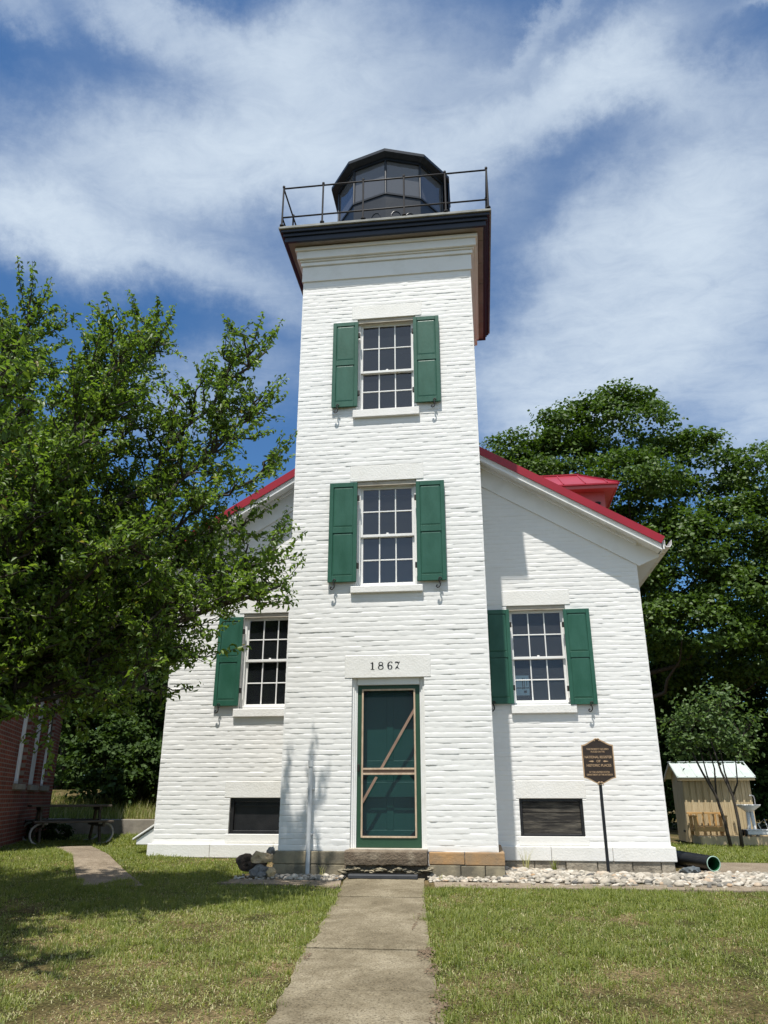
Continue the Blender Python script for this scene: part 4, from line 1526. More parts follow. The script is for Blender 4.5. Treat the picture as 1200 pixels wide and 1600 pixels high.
bz = MB()
bz.prism([(SX + x, SY + 0.010, z) for x, z in plaque_outline(0.0)], (0, -0.016, 0))
brd = bz.build('border', M['bronze'], sg)
pb = MB()
pb.prism([(SX + x, SY - 0.004, z) for x, z in plaque_outline(0.016)], (0, -0.005, 0))
pq = pb.build('plaque', M['plaque'], sg)
orn = MB()
for zz in (1.905, 1.288):
    for s_ in (-1, 1):
        pts = []
        for t_ in np.linspace(0, 1, 14):
            an = R(200 * t_) - R(60)
            rr_ = 0.019
            pts.append((SX + s_ * (0.019 + rr_ * math.cos(an)), SY - 0.012, zz + rr_ * math.sin(an)))
        orn.tube(pts, 0.0075, 6)
orn.build('scroll_ornament', M['bronze'], pq, smooth=True)


def text_mesh(body, size, width=None):
    cu = bpy.data.curves.new('lettering', 'FONT')
    cu.body = body
    cu.size = size
    cu.align_x = 'CENTER'
    cu.align_y = 'CENTER'
    cu.extrude = 0.0012
    cu.offset = size * 0.012
    ob = bpy.data.objects.new('lettering_tmp', cu)
    COL.objects.link(ob)
    dg = bpy.context.evaluated_depsgraph_get()
    me = bpy.data.meshes.new_from_object(ob.evaluated_get(dg))
    bpy.data.objects.remove(ob)
    vs = np.array([v.co[:] for v in me.vertices])
    fs = [tuple(p__.vertices) for p__ in me.polygons]
    bpy.data.meshes.remove(me)
    if width:
        vs[:, 0] *= width / (vs[:, 0].max() - vs[:, 0].min())
    return vs, fs


tx = MB()
for body, size, zz, wd in (('THIS PROPERTY HAS BEEN', 0.034, 1.772, 0.32), ('PLACED ON THE', 0.034, 1.735, 0.20), ('NATIONAL REGISTER', 0.050, 1.658, 0.395), ('OF', 0.046, 1.600, None),
                           ('HISTORIC PLACES', 0.050, 1.540, 0.355), ('BY THE UNITED STATES', 0.034, 1.447, 0.29), ('DEPARTMENT OF THE INTERIOR', 0.034, 1.410, 0.375)):
    vs, fs = text_mesh(body, size, wd)
    tx.add([(SX + v[0], SY - 0.0105 - v[2], zz + v[1]) for v in vs], fs)
for s_ in (-1, 1):
    tx.prism([(SX + s_ * 0.065, SY - 0.0095, 1.600), (SX + s_ * 0.085, SY - 0.0095, 1.612), (SX + s_ * 0.14, SY - 0.0095, 1.603), (SX + s_ * 0.14, SY - 0.0095, 1.597), (SX + s_ * 0.085, SY - 0.0095, 1.588)], (0, -0.002, 0))
tx.build('lettering', M['bronze'], pq)

# culvert pipe behind the corner
cp0, cp1 = Vector((4.90, 2.63, 0.112)), Vector((3.99, 6.4, 0.145))
cpd = (cp1 - cp0).normalized()
cv = MB()
pts, rad = [], []
nseg = 90
for k in range(nseg + 1):
    pts.append(cp0 + (cp1 - cp0) * (k / nseg))
    rad.append(0.112 + (0.006 if k % 2 else 0.0))
cv.tube(pts, rad, 28, caps=False)
cul = cv.build('culvert_pipe', M['hdpe'], smooth=True)
tag(cul, 'black corrugated culvert pipe with green lining by the right house corner', 'pipe')
ci = MB()
ci.tube([cp0 + cpd * 0.004, cp1], 0.100, 28, caps=False)
ci.build('lining', M['hdpein'], cul, smooth=True)
cr = MB()
e1_ = cpd.cross(Vector((0, 0, 1))).normalized()
e2_ = cpd.cross(e1_)
rim = [cp0 - cpd * 0.004 + (e1_ * math.cos(a) + e2_ * math.sin(a)) * 0.108 for a in np.linspace(0, 2 * math.pi, 29)]
cr.tube(rim, 0.008, 6, caps=False)
cr.build('rim', M['piperim'], cul, smooth=True)

# rocks at the tower's left corner and by the pipe
for (c_, s_, mt_, sd2, rz_, lab) in (
        ((-1.64, -0.30, 0.165), (0.125, 0.10, 0.085), 'rock_grey', 1, 0.2, 'grey rock at the bottom of the little heap beside the tower corner'),
        ((-1.66, -0.22, 0.325), (0.155, 0.085, 0.08), 'rock_tan', 2, 0.9, 'tan rock leaning on top of the heap beside the tower corner'),
        ((-1.86, -0.05, 0.23), (0.17, 0.10, 0.13), 'rock_dark', 3, 0.6, 'dark brown jagged rock at the left end of the heap'),
        ((-1.58, -0.08, 0.41), (0.06, 0.06, 0.06), 'rock_grey', 4, 0.3, 'small grey rock wedged above the tan rock at the tower corner'),
        ((-1.50, -0.33, 0.155), (0.065, 0.06, 0.065), 'rock_tan', 6, 0.3, 'small rounded rock against the left end of the tower foundation'),
        ((4.33, 1.72, 0.055), (0.135, 0.10, 0.085), 'rock_slate', 5, 0.1, 'dark blue grey rock between the house corner and the culvert pipe')):
    rk_ = MB()
    add_rock(rk_, c_, s_, sd2, 0.55, rz_, 1.0)
    tag(rk_.build('rock', M[mt_], smooth=False, bevel=0), lab, 'rock')

# pebbles
ico = bmesh.new()
bmesh.ops.create_icosphere(ico, subdivisions=2, radius=1.0)
IV = np.array([v.co[:] for v in ico.verts])
IF = np.array([[v.index for v in f_.verts] for f_ in ico.faces])
ico.free()


def pebbles(regions):
    V, F, T = [], [], []
    o = 0
    for (x0, x1, y0, y1, n, smin, smax) in regions:
        for i in range(n):
            x, y = rng.uniform(x0, x1), rng.uniform(y0, y1)
            s = rng.uniform(smin, smax) * (1.5 if rng.random() < 0.08 else 1.0)
            sc = np.array([s * rng.uniform(0.85, 1.35), s * rng.uniform(0.7, 1.1), s * rng.uniform(0.45, 0.75)])
            ph = rng.uniform(0, 6.28)
            v = IV * (1 + 0.16 * np.sin(IV[:, [1, 2, 0]] * 2.3 + rng.uniform(0, 6, 3)) + 0.08 * np.sin(IV[:, [2, 0, 1]] * 4.1 + rng.uniform(0, 6, 3))) * sc
            c_, s_ = math.cos(ph), math.sin(ph)
            tl = rng.normal(0, 0.25)
            v = np.stack([v[:, 0], v[:, 1] * math.cos(tl) - v[:, 2] * math.sin(tl), v[:, 1] * math.sin(tl) + v[:, 2] * math.cos(tl)], -1)
            v = np.stack([v[:, 0] * c_ - v[:, 1] * s_, v[:, 0] * s_ + v[:, 1] * c_, v[:, 2]], -1)
            v += (x, y, g(x, y) + s * 0.25 + rng.uniform(0, 0.03))
            V.append(v)
            F.append(IF + o)
            o += len(IV)
            T.append(np.full(len(IF), rng.beta(1.4, 1.4)))
    return mesh_np('gravel', np.concatenate(V), np.concatenate(F), np.concatenate(T))


gm = pebbles([(1.55, 5.3, -0.42, 0.6, 1500, 0.022, 0.048), (1.6, 5.2, 0.6, 1.86, 1450, 0.022, 0.046), (4.2, 6.8, -0.5, 2.4, 1100, 0.022, 0.046), (0.58, 1.6, -0.42, -0.06, 240, 0.018, 0.036),
              (-1.5, -0.55, -0.38, -0.06, 300, 0.018, 0.036), (1.5, 4.5, -0.66, -0.40, 70, 0.02, 0.04), (-2.0, -1.4, -0.45, -0.1, 40, 0.015, 0.03)])
tag(link('gravel', gm, M['pebble'], smooth=True), 'white and cream river pebbles heaped along the foundation', 'gravel', kind='stuff')


# ------------------------------------------------------------------ leaves
def leaves(name, C, size, out, tint, mat, parent, up=0.55, aspect=0.55, fold=0.18, droop=0.2):
    """one small bent kite per leaf; C centres, out outward directions"""
    n = len(C)
    nrm = rng.normal(0, 1, (n, 3)) * 0.55 + out * 0.55 + np.array([0, 0, up])
    nrm /= np.linalg.norm(nrm, axis=1)[:, None]
    ax_ = rng.normal(0, 1, (n, 3)) + out * 0.7 + np.array([0, 0, -droop])
    ax_ -= nrm * np.sum(ax_ * nrm, 1)[:, None]
    ax_ /= np.maximum(np.linalg.norm(ax_, axis=1), 1e-6)[:, None]
    bi = np.cross(nrm, ax_)
    L = size[:, None]
    base_ = C - ax_ * L * 0.5
    tip = C + ax_ * L * 0.5 - nrm * L * 0.10
    mid_ = C - ax_ * L * 0.06
    l_ = mid_ + bi * L * aspect * 0.5 + nrm * L * fold
    r_ = mid_ - bi * L * aspect * 0.5 + nrm * L * fold
    V = np.stack([base_, r_, tip, l_], 1).reshape(-1, 3)
    F = np.arange(4 * n).reshape(n, 4)
    # split into two triangles along the midrib
    T = np.concatenate([F[:, [0, 1, 2]], F[:, [0, 2, 3]]])
    return link(name, mesh_np(name, V, T, np.concatenate([tint, tint])), mat, parent)


def unit(v):
    return v / np.maximum(np.linalg.norm(v, axis=-1, keepdims=True), 1e-9)


# ------------------------------------------------------------------ plum tree at the left
plum = empty('plum_tree', (-5.3, -3.3, g(-5.3, -3.3)), 'leafy fruit tree with upright shoots in front of the left house wall', 'tree')
rr = random.Random(21)
trunk = MB()
base = Vector((-5.3, -3.3, g(-5.3, -3.3) - 0.1))
fork = Vector((-5.15, -3.25, 1.15))
trunk.tube([base, base.lerp(fork, 0.35) + Vector((0.03, 0.02, 0)), base.lerp(fork, 0.7) + Vector((-0.02, 0, 0)), fork], [0.20, 0.165, 0.15, 0.15], 12)
LC_, LO_, LS_ = [], [], []


def limb_points(a, b, sag, n, jit):
    pts = []
    for i in range(n + 1):
        t_ = i / n
        p_ = a.lerp(b, t_)
        p_.z += sag * 4 * t_ * (1 - t_)
        if 0 < i < n:
            p_ += Vector((rr.gauss(0, jit), rr.gauss(0, jit), rr.gauss(0, jit)))
        pts.append(p_)
    return pts


def shoot(p0, d, length, leafy=1.0, r0=0.007):
    n = max(4, int(length / 0.10))
    pts = [p0]
    dd = d.normalized()
    bend = Vector((rr.gauss(0, 0.10), rr.gauss(0, 0.10), 0.10))
    for i in range(n):
        dd = (dd + bend * 0.18 + Vector((rr.gauss(0, 0.06), rr.gauss(0, 0.06), rr.gauss(0, 0.05)))).normalized()
        pts.append(pts[-1] + dd * (length / n))
    trunk.tube(pts, [r0 * (1 - 0.7 * i / n) for i in range(n + 1)], 4, caps=False)
    step = 0.020 / leafy
    m = int(length / step)
    for k in range(m):
        t_ = (k + rr.random()) / m
        if t_ < 0.06:
            continue
        j = min(int(t_ * n), n - 1)
        p_ = pts[j].lerp(pts[j + 1], t_ * n - j)
        ax_ = (pts[j + 1] - pts[j]).normalized()
        o_ = ax_.orthogonal()
        o_.rotate(Matrix.Rotation(rr.uniform(0, 6.283), 3, ax_))
        o_ = (o_ + ax_ * 0.4).normalized()
        off = rr.uniform(0.02, 0.055)
        LC_.append(tuple(p_ + o_ * off))
        LO_.append(tuple(o_))
        LS_.append(rr.uniform(0.058, 0.110) * (1.0 if t_ < 0.8 else 0.72))
    return pts


def branch(p0, p1, r0, sag=0.1, dens=1.0):
    L = (p1 - p0).length
    n = max(4, int(L / 0.28))
    pts = limb_points(p0, p1, sag, n, 0.035)
    trunk.tube(pts, [r0 * (1 - 0.75 * i / n) + 0.004 for i in range(n + 1)], 6, caps=False)
    tdir = (p1 - p0).normalized()
    ns = int(L / 0.082 * dens)
    for k in range(ns):
        t_ = rr.uniform(0.18, 1.0)
        j = min(int(t_ * n), n - 1)
        p_ = pts[j].lerp(pts[j + 1], t_ * n - j)
        side = Vector((rr.gauss(0, 1), rr.gauss(0, 1), rr.gauss(0.25, 0.8)))
        d = (side.normalized() + tdir * 0.7).normalized()
        shoot(p_, d, rr.uniform(0.18, 0.48), 1.0)
    shoot(pts[-1], tdir, rr.uniform(0.25, 0.5), 1.2)


tips = [  # limb ends that reach the outline seen in the photograph
    (-4.3, -3.4, 7.25), (-3.25, -3.0, 6.95), (-2.85, -2.5, 7.2), (-1.45, -2.2, 6.95), (-1.35, -2.4, 6.0), (-1.15, -2.5, 5.1), (-0.95, -2.6, 3.85),
    (-0.9, -2.9, 3.35), (-1.65, -3.0, 2.55), (-2.2, -3.2, 2.2), (-1.6, -2.0, 4.5), (-2.2, -2.2, 5.6), (-2.6, -3.8, 6.0), (-3.6, -4.4, 5.9), (-2.9, -4.3, 4.4),
    (-3.3, -2.0, 5.2), (-4.2, -1.9, 5.6), (-5.0, -2.2, 6.6), (-5.4, -3.6, 7.2), (-6.3, -3.0, 6.8), (-6.6, -4.2, 6.0), (-7.4, -3.2, 5.2), (-7.2, -2.2, 4.2), (-6.0, -1.6, 5.0),
    (-4.6, -5.0, 5.0), (-5.8, -5.2, 5.2), (-3.6, -4.8, 3.4), (-2.2, -3.9, 3.6), (-3.0, -2.6, 3.4), (-2.4, -1.9, 3.3), (-4.0, -2.4, 4.0), (-7.6, -4.2, 3.8), (-3.4, -3.4, 4.9), (-4.6, -3.6, 6.2), (-4.5, -2.6, 3.0), (-3.6, -1.9, 2.6), (-4.9, -1.8, 3.6), (-5.6, -1.6, 3.0), (-5.2, -4.4, 3.6), (-4.0, -4.0, 3.0), (-6.2, -2.4, 3.4), (-3.9, -3.2, 4.1),
        (-4.2, -5.8, 3.0), (-4.9, -6.3, 3.3), (-3.6, -5.4, 2.9), (-5.6, -5.8, 3.3), (-2.9, -6.3, 3.6), (-2.3, -6.5, 4.0), (-2.9, -2.9, 5.6), (-2.3, -2.6, 4.4), (-3.4, -2.6, 6.3), (-2.6, -3.2, 2.9), (-3.2, -3.8, 2.5), (-3.8, -4.4, 4.4), (-1.9, -2.6, 3.0)]
mains = []
for k, (tx_, ty_, tz_) in enumerate(tips):
    tip = Vector((tx_, ty_, tz_))
    st_ = fork + Vector((rr.gauss(0, 0.06), rr.gauss(0, 0.06), rr.uniform(-0.1, 0.35)))
    L = (tip - st_).length
    n = max(5, int(L / 0.4))
    pts = limb_points(st_, tip, 0.10 * (1 if tip.z > 4 else 2.2), n, 0.05)
    rad0 = rr.uniform(0.030, 0.058)
    trunk.tube(pts, [rad0 * (1 - 0.86 * (i / n)) + 0.006 for i in range(n + 1)], 7, caps=False)
    nb = int(L / 0.205)
    for b in range(nb):
        t_ = rr.uniform(0.26, 0.97)
        j = min(int(t_ * n), n - 1)
        p_ = pts[j].lerp(pts[j + 1], t_ * n - j)
        lim = (tip - st_).normalized()
        side = Vector((rr.gauss(0, 1), rr.gauss(0, 1), rr.gauss(0.35, 0.7))).normalized()
        d = (side * 0.9 + lim * 0.75).normalized()
        ln = rr.uniform(0.55, 1.15) * (1.15 - 0.75 * t_)
        q_ = p_ + d * ln
        # keep the low right side open, as the photograph shows sky and wall there
        if q_.x > -0.75 - 0.05 * q_.z:
            continue
        branch(p_, q_, 0.014, 0.04)
    lim = (pts[-1] - pts[-2]).normalized()
    shoot(pts[-1], (lim + Vector((0, 0, 0.35))).normalized(), rr.uniform(0.35, 0.6), 1.3)
    if tip.z > 3.2 and tip.y > -5:
        for _ in range(4):      # long upswept shoots, leafy along their whole length
            j = rr.randint(int(n * 0.6), n - 1)
            shoot(pts[j], (lim * 0.8 + Vector((rr.gauss(0, 0.22), rr.gauss(0, 0.22), 0.55))).normalized(), rr.uniform(0.5, 1.0), 1.5, 0.010)
    for q in (0.80, 0.88, 0.94):
        j = min(int(q * n), n - 1)
        for _ in range(2):
            shoot(pts[j].lerp(pts[j + 1], q * n - j), (lim * 0.5 + Vector((rr.gauss(0, .6), rr.gauss(0, .6), rr.gauss(0.3, .5)))).normalized(), rr.uniform(0.2, 0.42), 1.2)
trunk.build('trunk', M['bark'], plum, smooth=True)
LC_ = np.array(LC_)
leaves('crown', LC_, np.array(LS_), np.array(LO_), np.clip(rng.beta(2.2, 2.6, len(LC_)), 0, 1), M['plum_leaf'], plum, up=0.45, aspect=0.47)


# ------------------------------------------------------------------ broad trees behind
def crown_tree(name, base, height, lobes, n_clump, per, leaf, mat, label, clump_r=0.75, trunk_r=0.3, group=None, cat='tree', seed=0, flat=0.45, limbs=True, low=-0.65):
    """trunk with limbs to every lobe; each lobe is a shell of flattened leaf clumps with gaps between"""
    r2 = np.random.default_rng(100 + seed)
    rp = random.Random(50 + seed)
    root = empty(name, (base[0], base[1], base[2]), label, cat, group)
    mb = MB()
    b = Vector(base)
    top = b + Vector((rp.uniform(-0.4, 0.4), rp.uniform(-0.3, 0.3), height * 0.72))
    pts = [b + Vector((0, 0, -0.2))] + [b.lerp(top, t_) + Vector((rp.gauss(0, 0.05), rp.gauss(0, 0.05), 0)) * height * 0.08 for t_ in (0.2, 0.4, 0.6, 0.8)] + [top]
    mb.tube(pts, [trunk_r, trunk_r * 0.85, trunk_r * 0.7, trunk_r * 0.5, trunk_r * 0.3, trunk_r * 0.12], 9)
    C, O = [], []
    wsum = sum(l[1][0] * l[1][2] for l in lobes)
    for (c_, rad) in lobes:
        c_ = np.array(c_)
        rad = np.array(rad)
        if limbs:
            t_ = min(0.75, max(0.12, (c_[2] - base[2] - rad[2] * 0.7) / (height * 0.9)))
            st_ = b.lerp(top, t_)
            en = Vector(c_) + Vector((0, 0, -rad[2] * 0.1))
            lp = [st_.lerp(en, q_) + Vector((rp.gauss(0, 0.12), rp.gauss(0, 0.12), -0.16 * height * q_ * (1 - q_))) for q_ in (0, 0.2, 0.4, 0.6, 0.8, 1.0)]
            mb.tube(lp, [trunk_r * w_ for w_ in (0.26, 0.20, 0.16, 0.12, 0.08, 0.04)], 6, caps=False)
        k = int(n_clump * rad[0] * rad[2] / wsum)
        for _ in range(k):
            d = unit(r2.normal(0, 1, 3))
            if d[2] < low:
                d[2] = -d[2]
            sh_ = r2.uniform(0.55, 1.0) ** 0.6
            cc = c_ + d * rad * sh_
            m = max(8, int(per * r2.uniform(0.5, 1.5)))
            cr_ = clump_r * r2.uniform(0.55, 1.3)
            q = unit(r2.normal(0, 1, (m, 3))) * (r2.random((m, 1)) ** (1 / 2.2)) * cr_
            q[:, 2] *= flat
            # clumps hang outwards like shelves
            hd = np.hypot(q[:, 0], q[:, 1])
            q[:, 2] -= 0.25 * hd * hd / cr_ * 0.6
            C.append(cc + q)
            O.append(np.repeat(d[None], m, 0) * 0.6 + unit(q) * 0.4)
    mb.build('trunk', M['bark'], root, smooth=True)
    C, O = np.concatenate(C), np.concatenate(O)
    sz = r2.uniform(0.7, 1.3, len(C)) * leaf
    leaves('crown', C, sz, O, np.clip(r2.beta(2.0, 2.4, len(C)), 0, 0.97), mat, root, up=0.7, aspect=0.85, fold=0.12, droop=0.3)
    return root


# the maple behind the right side of the house
crown_tree('maple_tree', (7.2, 18.6, 0.0), 17.0, [
    ((7.6, 18.0, 15.2), (2.1, 2.0, 1.9)), ((5.0, 18.2, 13.5), (2.1, 2.1, 1.7)), ((3.6, 18.6, 12.4), (1.9, 2.0, 2.3)), ((2.7, 18.6, 12.8), (1.3, 1.6, 1.7)), ((3.1, 18.6, 14.3), (1.2, 1.5, 1.2)), ((5.4, 18.3, 15.3), (1.4, 1.6, 1.2)), ((10.0, 17.8, 13.2), (1.9, 2.0, 1.6)),
    ((7.2, 16.2, 11.9), (2.1, 1.8, 1.6)), ((4.2, 17.4, 10.0), (2.1, 2.0, 1.7)), ((10.8, 17.0, 10.3), (2.0, 2.0, 1.4)), ((8.4, 15.6, 9.4), (2.2, 1.7, 1.3)),
    ((6.0, 16.0, 8.2), (2.4, 1.9, 1.5)), ((10.6, 16.0, 7.6), (2.2, 1.8, 1.2)), ((8.4, 15.4, 6.4), (2.2, 1.7, 1.1)), ((11.6, 17.4, 5.6), (2.0, 1.8, 1.2)), ((7.0, 19.6, 6.0), (3.0, 2.0, 2.4))],
    1150, 84, 0.150, M['maple_leaf'], 'tall dense maple rising behind the red dormer roof', 0.72, 0.42, seed=1)
crown_tree('maple_tree', (14.2, 17.6, 0.0), 14.0, [
    ((13.2, 17.0, 12.3), (2.0, 2.0, 1.7)), ((15.4, 17.0, 13.0), (2.1, 2.0, 1.9)), ((13.0, 15.8, 9.2), (1.9, 1.7, 1.3)), ((15.4, 15.8, 9.0), (2.4, 2.0, 1.8)),
    ((12.4, 15.4, 6.4), (2.0, 1.7, 1.2)), ((14.6, 15.2, 6.2), (2.3, 1.8, 1.4)), ((13.4, 15.2, 4.2), (2.2, 1.6, 1.1)), ((16.4, 17.6, 6.8), (2.2, 2.0, 2.4))],
    640, 80, 0.150, M['maple_leaf'], 'maple at the right edge of the photo, lower than the one behind the dormer', 0.85, 0.36, seed=2)
# shaded understorey behind the shed
for k, (x, y, h, sd2, lab) in enumerate([(9.2, 20.5, 6.5, 3, 'dark undergrowth tree between the house corner and the shed roof'),
                                         (12.6, 20.2, 6.0, 4, 'dark undergrowth tree behind the shed and the two saplings'),
                                         (16.0, 20.0, 6.5, 5, 'dark undergrowth tree at the right edge behind the white sink'),
                                         (10.6, 24.0, 13.0, 6, 'tall shaded tree standing behind the undergrowth, in line with the shed door end'),
                                         (15.2, 24.0, 12.0, 7, 'tall shaded tree standing behind the undergrowth, in line with the white sink')]):
    crown_tree('understorey_tree', (x, y, 0.0), h, [((x, y, h * 0.30), (2.6, 1.8, h * 0.30)), ((x + 0.4, y + 0.3, h * 0.70), (2.6, 1.8, h * 0.34)), ((x - 1.4, y, h * 0.5), (1.5, 1.4, h * 0.4))],
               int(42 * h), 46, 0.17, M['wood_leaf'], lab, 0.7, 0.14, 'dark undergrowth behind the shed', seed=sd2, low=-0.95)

# woods behind the left side
for k, (x, y, h, w, sd2, lab) in enumerate([
        (-7.4, 15.5, 10.5, 2.4, 11, 'shaded woodland tree close against the left house wall'),
        (-10.2, 15.0, 10.0, 2.4, 12, 'shaded woodland tree behind the retaining wall, beside the red brick house'),
        (-13.4, 15.6, 10.5, 2.6, 13, 'shaded woodland tree behind the red brick house, furthest left')]):
    crown_tree('woodland_tree', (x, y, 0.6), h, [((x, y, h * 0.25), (w, 1.9, h * 0.22)), ((x + 0.5, y - 0.2, h * 0.5), (w, 2.0, h * 0.22)), ((x - 0.4, y, h * 0.75), (w, 2.0, h * 0.24)), ((x + 1.0, y + 1.5, h * 0.4), (w, 1.6, h * 0.38))],
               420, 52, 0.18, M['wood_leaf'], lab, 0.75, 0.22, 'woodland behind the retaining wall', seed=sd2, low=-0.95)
for k, (x, y, z, h, w, sd2, lab) in enumerate([
        (-9.6, 11.2, 0.7, 2.9, 1.05, 21, 'tall sunlit shrub on the bank beside the red brick house'),
        (-8.3, 11.0, 0.7, 1.9, 0.95, 22, 'rounded shrub on the bank in the middle, behind the picnic table'),
        (-7.1, 11.3, 0.7, 1.6, 0.9, 23, 'low shrub on the bank next to the white house corner')]):
    crown_tree('bank_shrub', (x, y, z), h, [((x, y, z + h * 0.35), (w, 0.8, h * 0.36)), ((x + 0.3, y, z + h * 0.7), (w * 0.8, 0.7, h * 0.3)), ((x - 0.4, y - 0.2, z + h * 0.45), (w * 0.8, 0.6, h * 0.3))],
               95, 40, 0.13, M['shrub_leaf'], lab, 0.38, 0.05, 'shrubs on the bank', 'shrub', seed=sd2, low=-0.6)

# low plants at the foot of the red brick house
crown_tree('foundation_shrub', (-8.2, 5.6, 0.2), 0.62, [((-8.25, 5.6, 0.42), (0.42, 0.3, 0.25)), ((-7.85, 5.75, 0.36), (0.3, 0.25, 0.2))], 60, 34, 0.06, M['wood_leaf'],
           'small dark bush behind the left end of the picnic table', 0.16, 0.02, None, 'shrub', seed=31)

# far woods closing the view behind everything
r3 = np.random.default_rng(77)
nW = 60000
th_ = r3.uniform(R(-75), R(75), nW)
rd_ = r3.uniform(38, 46, nW)
wx, wy = 1.0 + rd_ * np.sin(th_), rd_ * np.cos(th_)
top_ = 7.0 + 2.2 * np.sin(th_ * 9.0) + 1.5 * np.sin(th_ * 23.0 + 1) + 0.8 * np.sin(th_ * 51.0)
wz = top_ * r3.random(nW) ** 0.7
PW = np.stack([wx, wy, wz], -1)
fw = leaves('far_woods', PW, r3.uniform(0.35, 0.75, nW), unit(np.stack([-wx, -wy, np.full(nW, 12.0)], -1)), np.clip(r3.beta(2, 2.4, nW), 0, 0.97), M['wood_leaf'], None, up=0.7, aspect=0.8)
tag(fw, 'far dark woods closing the view behind the trees', 'woods', kind='stuff')

# saplings in front of the shed
for (pts_sets, lobes, sd2, lab) in (
        ([[(7.42, 10.5, -0.02), (7.36, 10.5, 0.5), (7.24, 10.5, 1.12), (6.98, 10.5, 1.70), (6.70, 10.5, 2.45)], [(7.24, 10.5, 1.12), (7.10, 10.55, 1.62), (6.98, 10.5, 2.5)], [(7.24, 10.5, 1.12), (7.32, 10.6, 1.8), (7.2, 10.6, 2.6)]],
         [((6.75, 10.5, 2.75), (0.55, 0.5, 0.5)), ((7.15, 10.5, 3.25), (0.6, 0.5, 0.55)), ((6.6, 10.6, 2.35), (0.4, 0.4, 0.3))], 41, 'slender sapling with broad leaves in front of the shed, nearer the bench'),
        ([[(7.60, 10.2, -0.02), (7.60, 10.2, 0.55), (7.56, 10.2, 1.12), (7.36, 10.2, 1.72), (7.22, 10.2, 2.5)], [(7.56, 10.2, 1.12), (7.46, 10.25, 1.7), (7.42, 10.3, 2.8)], [(7.57, 10.2, 1.15), (7.72, 10.2, 1.45), (7.78, 10.2, 2.3)]],
         [((7.65, 10.3, 3.35), (0.6, 0.5, 0.6)), ((8.05, 10.3, 2.85), (0.55, 0.5, 0.55)), ((7.45, 10.2, 2.75), (0.5, 0.45, 0.45)), ((7.9, 10.2, 2.25), (0.4, 0.4, 0.3))], 42, 'slender sapling with broad leaves in front of the shed, nearer the white sink')):
    CP, KS = Vector((1.3326, -11.1229, 1.0965)), 0.945
    pts_sets = [[tuple(CP + (Vector(q_) - CP) * KS) for q_ in ps] for ps in pts_sets]
    lobes = [(tuple(CP + (Vector(c_) - CP) * KS), tuple(KS * v for v in rad)) for c_, rad in lobes]
    pts_sets[0][0] = (pts_sets[0][0][0], pts_sets[0][0][1], g(pts_sets[0][0][0], pts_sets[0][0][1]) - 0.03)
    root = empty('sapling', pts_sets[0][0], lab, 'sapling', 'saplings by the shed')
    mb = MB()
    for i, ps in enumerate(pts_sets):
        r0 = 0.045 if i == 0 else 0.026
        mb.tube(ps, [r0 * (1 - 0.6 * k / (len(ps) - 1)) for k in range(len(ps))], 8)
    rp = random.Random(sd2)
    r2 = np.random.default_rng(sd2)
    C, O = [], []
    for (c_, rad) in lobes:
        for _ in range(16):
            d = unit(r2.normal(0, 1, 3))
            q = np.array(c_) + d * np.array(rad) * r2.uniform(0.5, 1.0)
            p0 = Vector(c_) + Vector((0, 0, -rad[2] * 0.5))
            mb.tube([p0, Vector(q)], [0.010, 0.004], 4, caps=False)
            m = int(r2.integers(14, 24))
            C.append(q + r2.normal(0, 0.14, (m, 3)))
            O.append(np.repeat(d[None], m, 0))
    mb.build('trunk', M['bark'], root, smooth=True)
    C, O = np.concatenate(C), np.concatenate(O)
    leaves('crown', C, r2.uniform(0.08, 0.14, len(C)), O, np.clip(r2.beta(2, 2.3, len(C)), 0, 0.97), M['lilac_leaf'], root, up=0.6, aspect=0.7)

# ------------------------------------------------------------------ back left: bank, retaining wall, brick house, picnic table
bk = MB()
xs = np.linspace(-40, -4.2, 60)
ys = np.linspace(8.75, 30, 40)
V, F = [], []
for y in ys:
    for x in xs:
        z = 0.58 + 0.75 * float(smooth01((y - 9.0) / 4.0)) + 0.03 * mnoise.noise((x * 1.3, y * 1.3, 0))
        if x > -5.2:
            z = min(z, 0.5) - 0.3
        V.append((x, y, z))
n = len(xs)
for j in range(len(ys) - 1):
    for i in range(n - 1):
        F.append((j * n + i, j * n + i + 1, (j + 1) * n + i + 1, (j + 1) * n + i))
bk.add(V, F)
tag(bk.build('bank', M['soil'], smooth=True), kind='structure')
rw = MB()
x = -14.0
while x < -4.6:
    rw.box(x, min(x + 2.4, -4.5) - 0.012, 8.5, 8.8, -0.05, 0.585 + random.uniform(-0.006, 0.006))
    x += 2.4
tag(rw.build('retaining_wall', M['retwall'], bevel=0.012), 'low weathered concrete retaining wall below the grassy bank on the left', 'wall')

# red brick house: its long wall runs back from the left edge
BH0, BHd = Vector((-9.38, 8.0, 0.1)), Vector((0.36, -0.93, 0)).normalized()
BHn = Vector((0.93, 0.36, 0)).normalized()     # outward, to the right and back
ang = math.atan2(BHd.y, BHd.x)
bh = empty('brick_house', BH0, 'red brick house mostly hidden behind the fruit tree at the left edge', 'house')
bh.rotation_euler = (0, 0, ang)
MBH = Matrix.Translation(BH0) @ Matrix.Rotation(ang, 4, 'Z')
# local frame: x along the wall towards the camera, +y outwards (towards the photo's middle), z up


def bh_build(mb, name, mat, parent, bevel=0.0):
    o = mb.build(name, mat, None, bevel)
    o.parent = parent
    return o


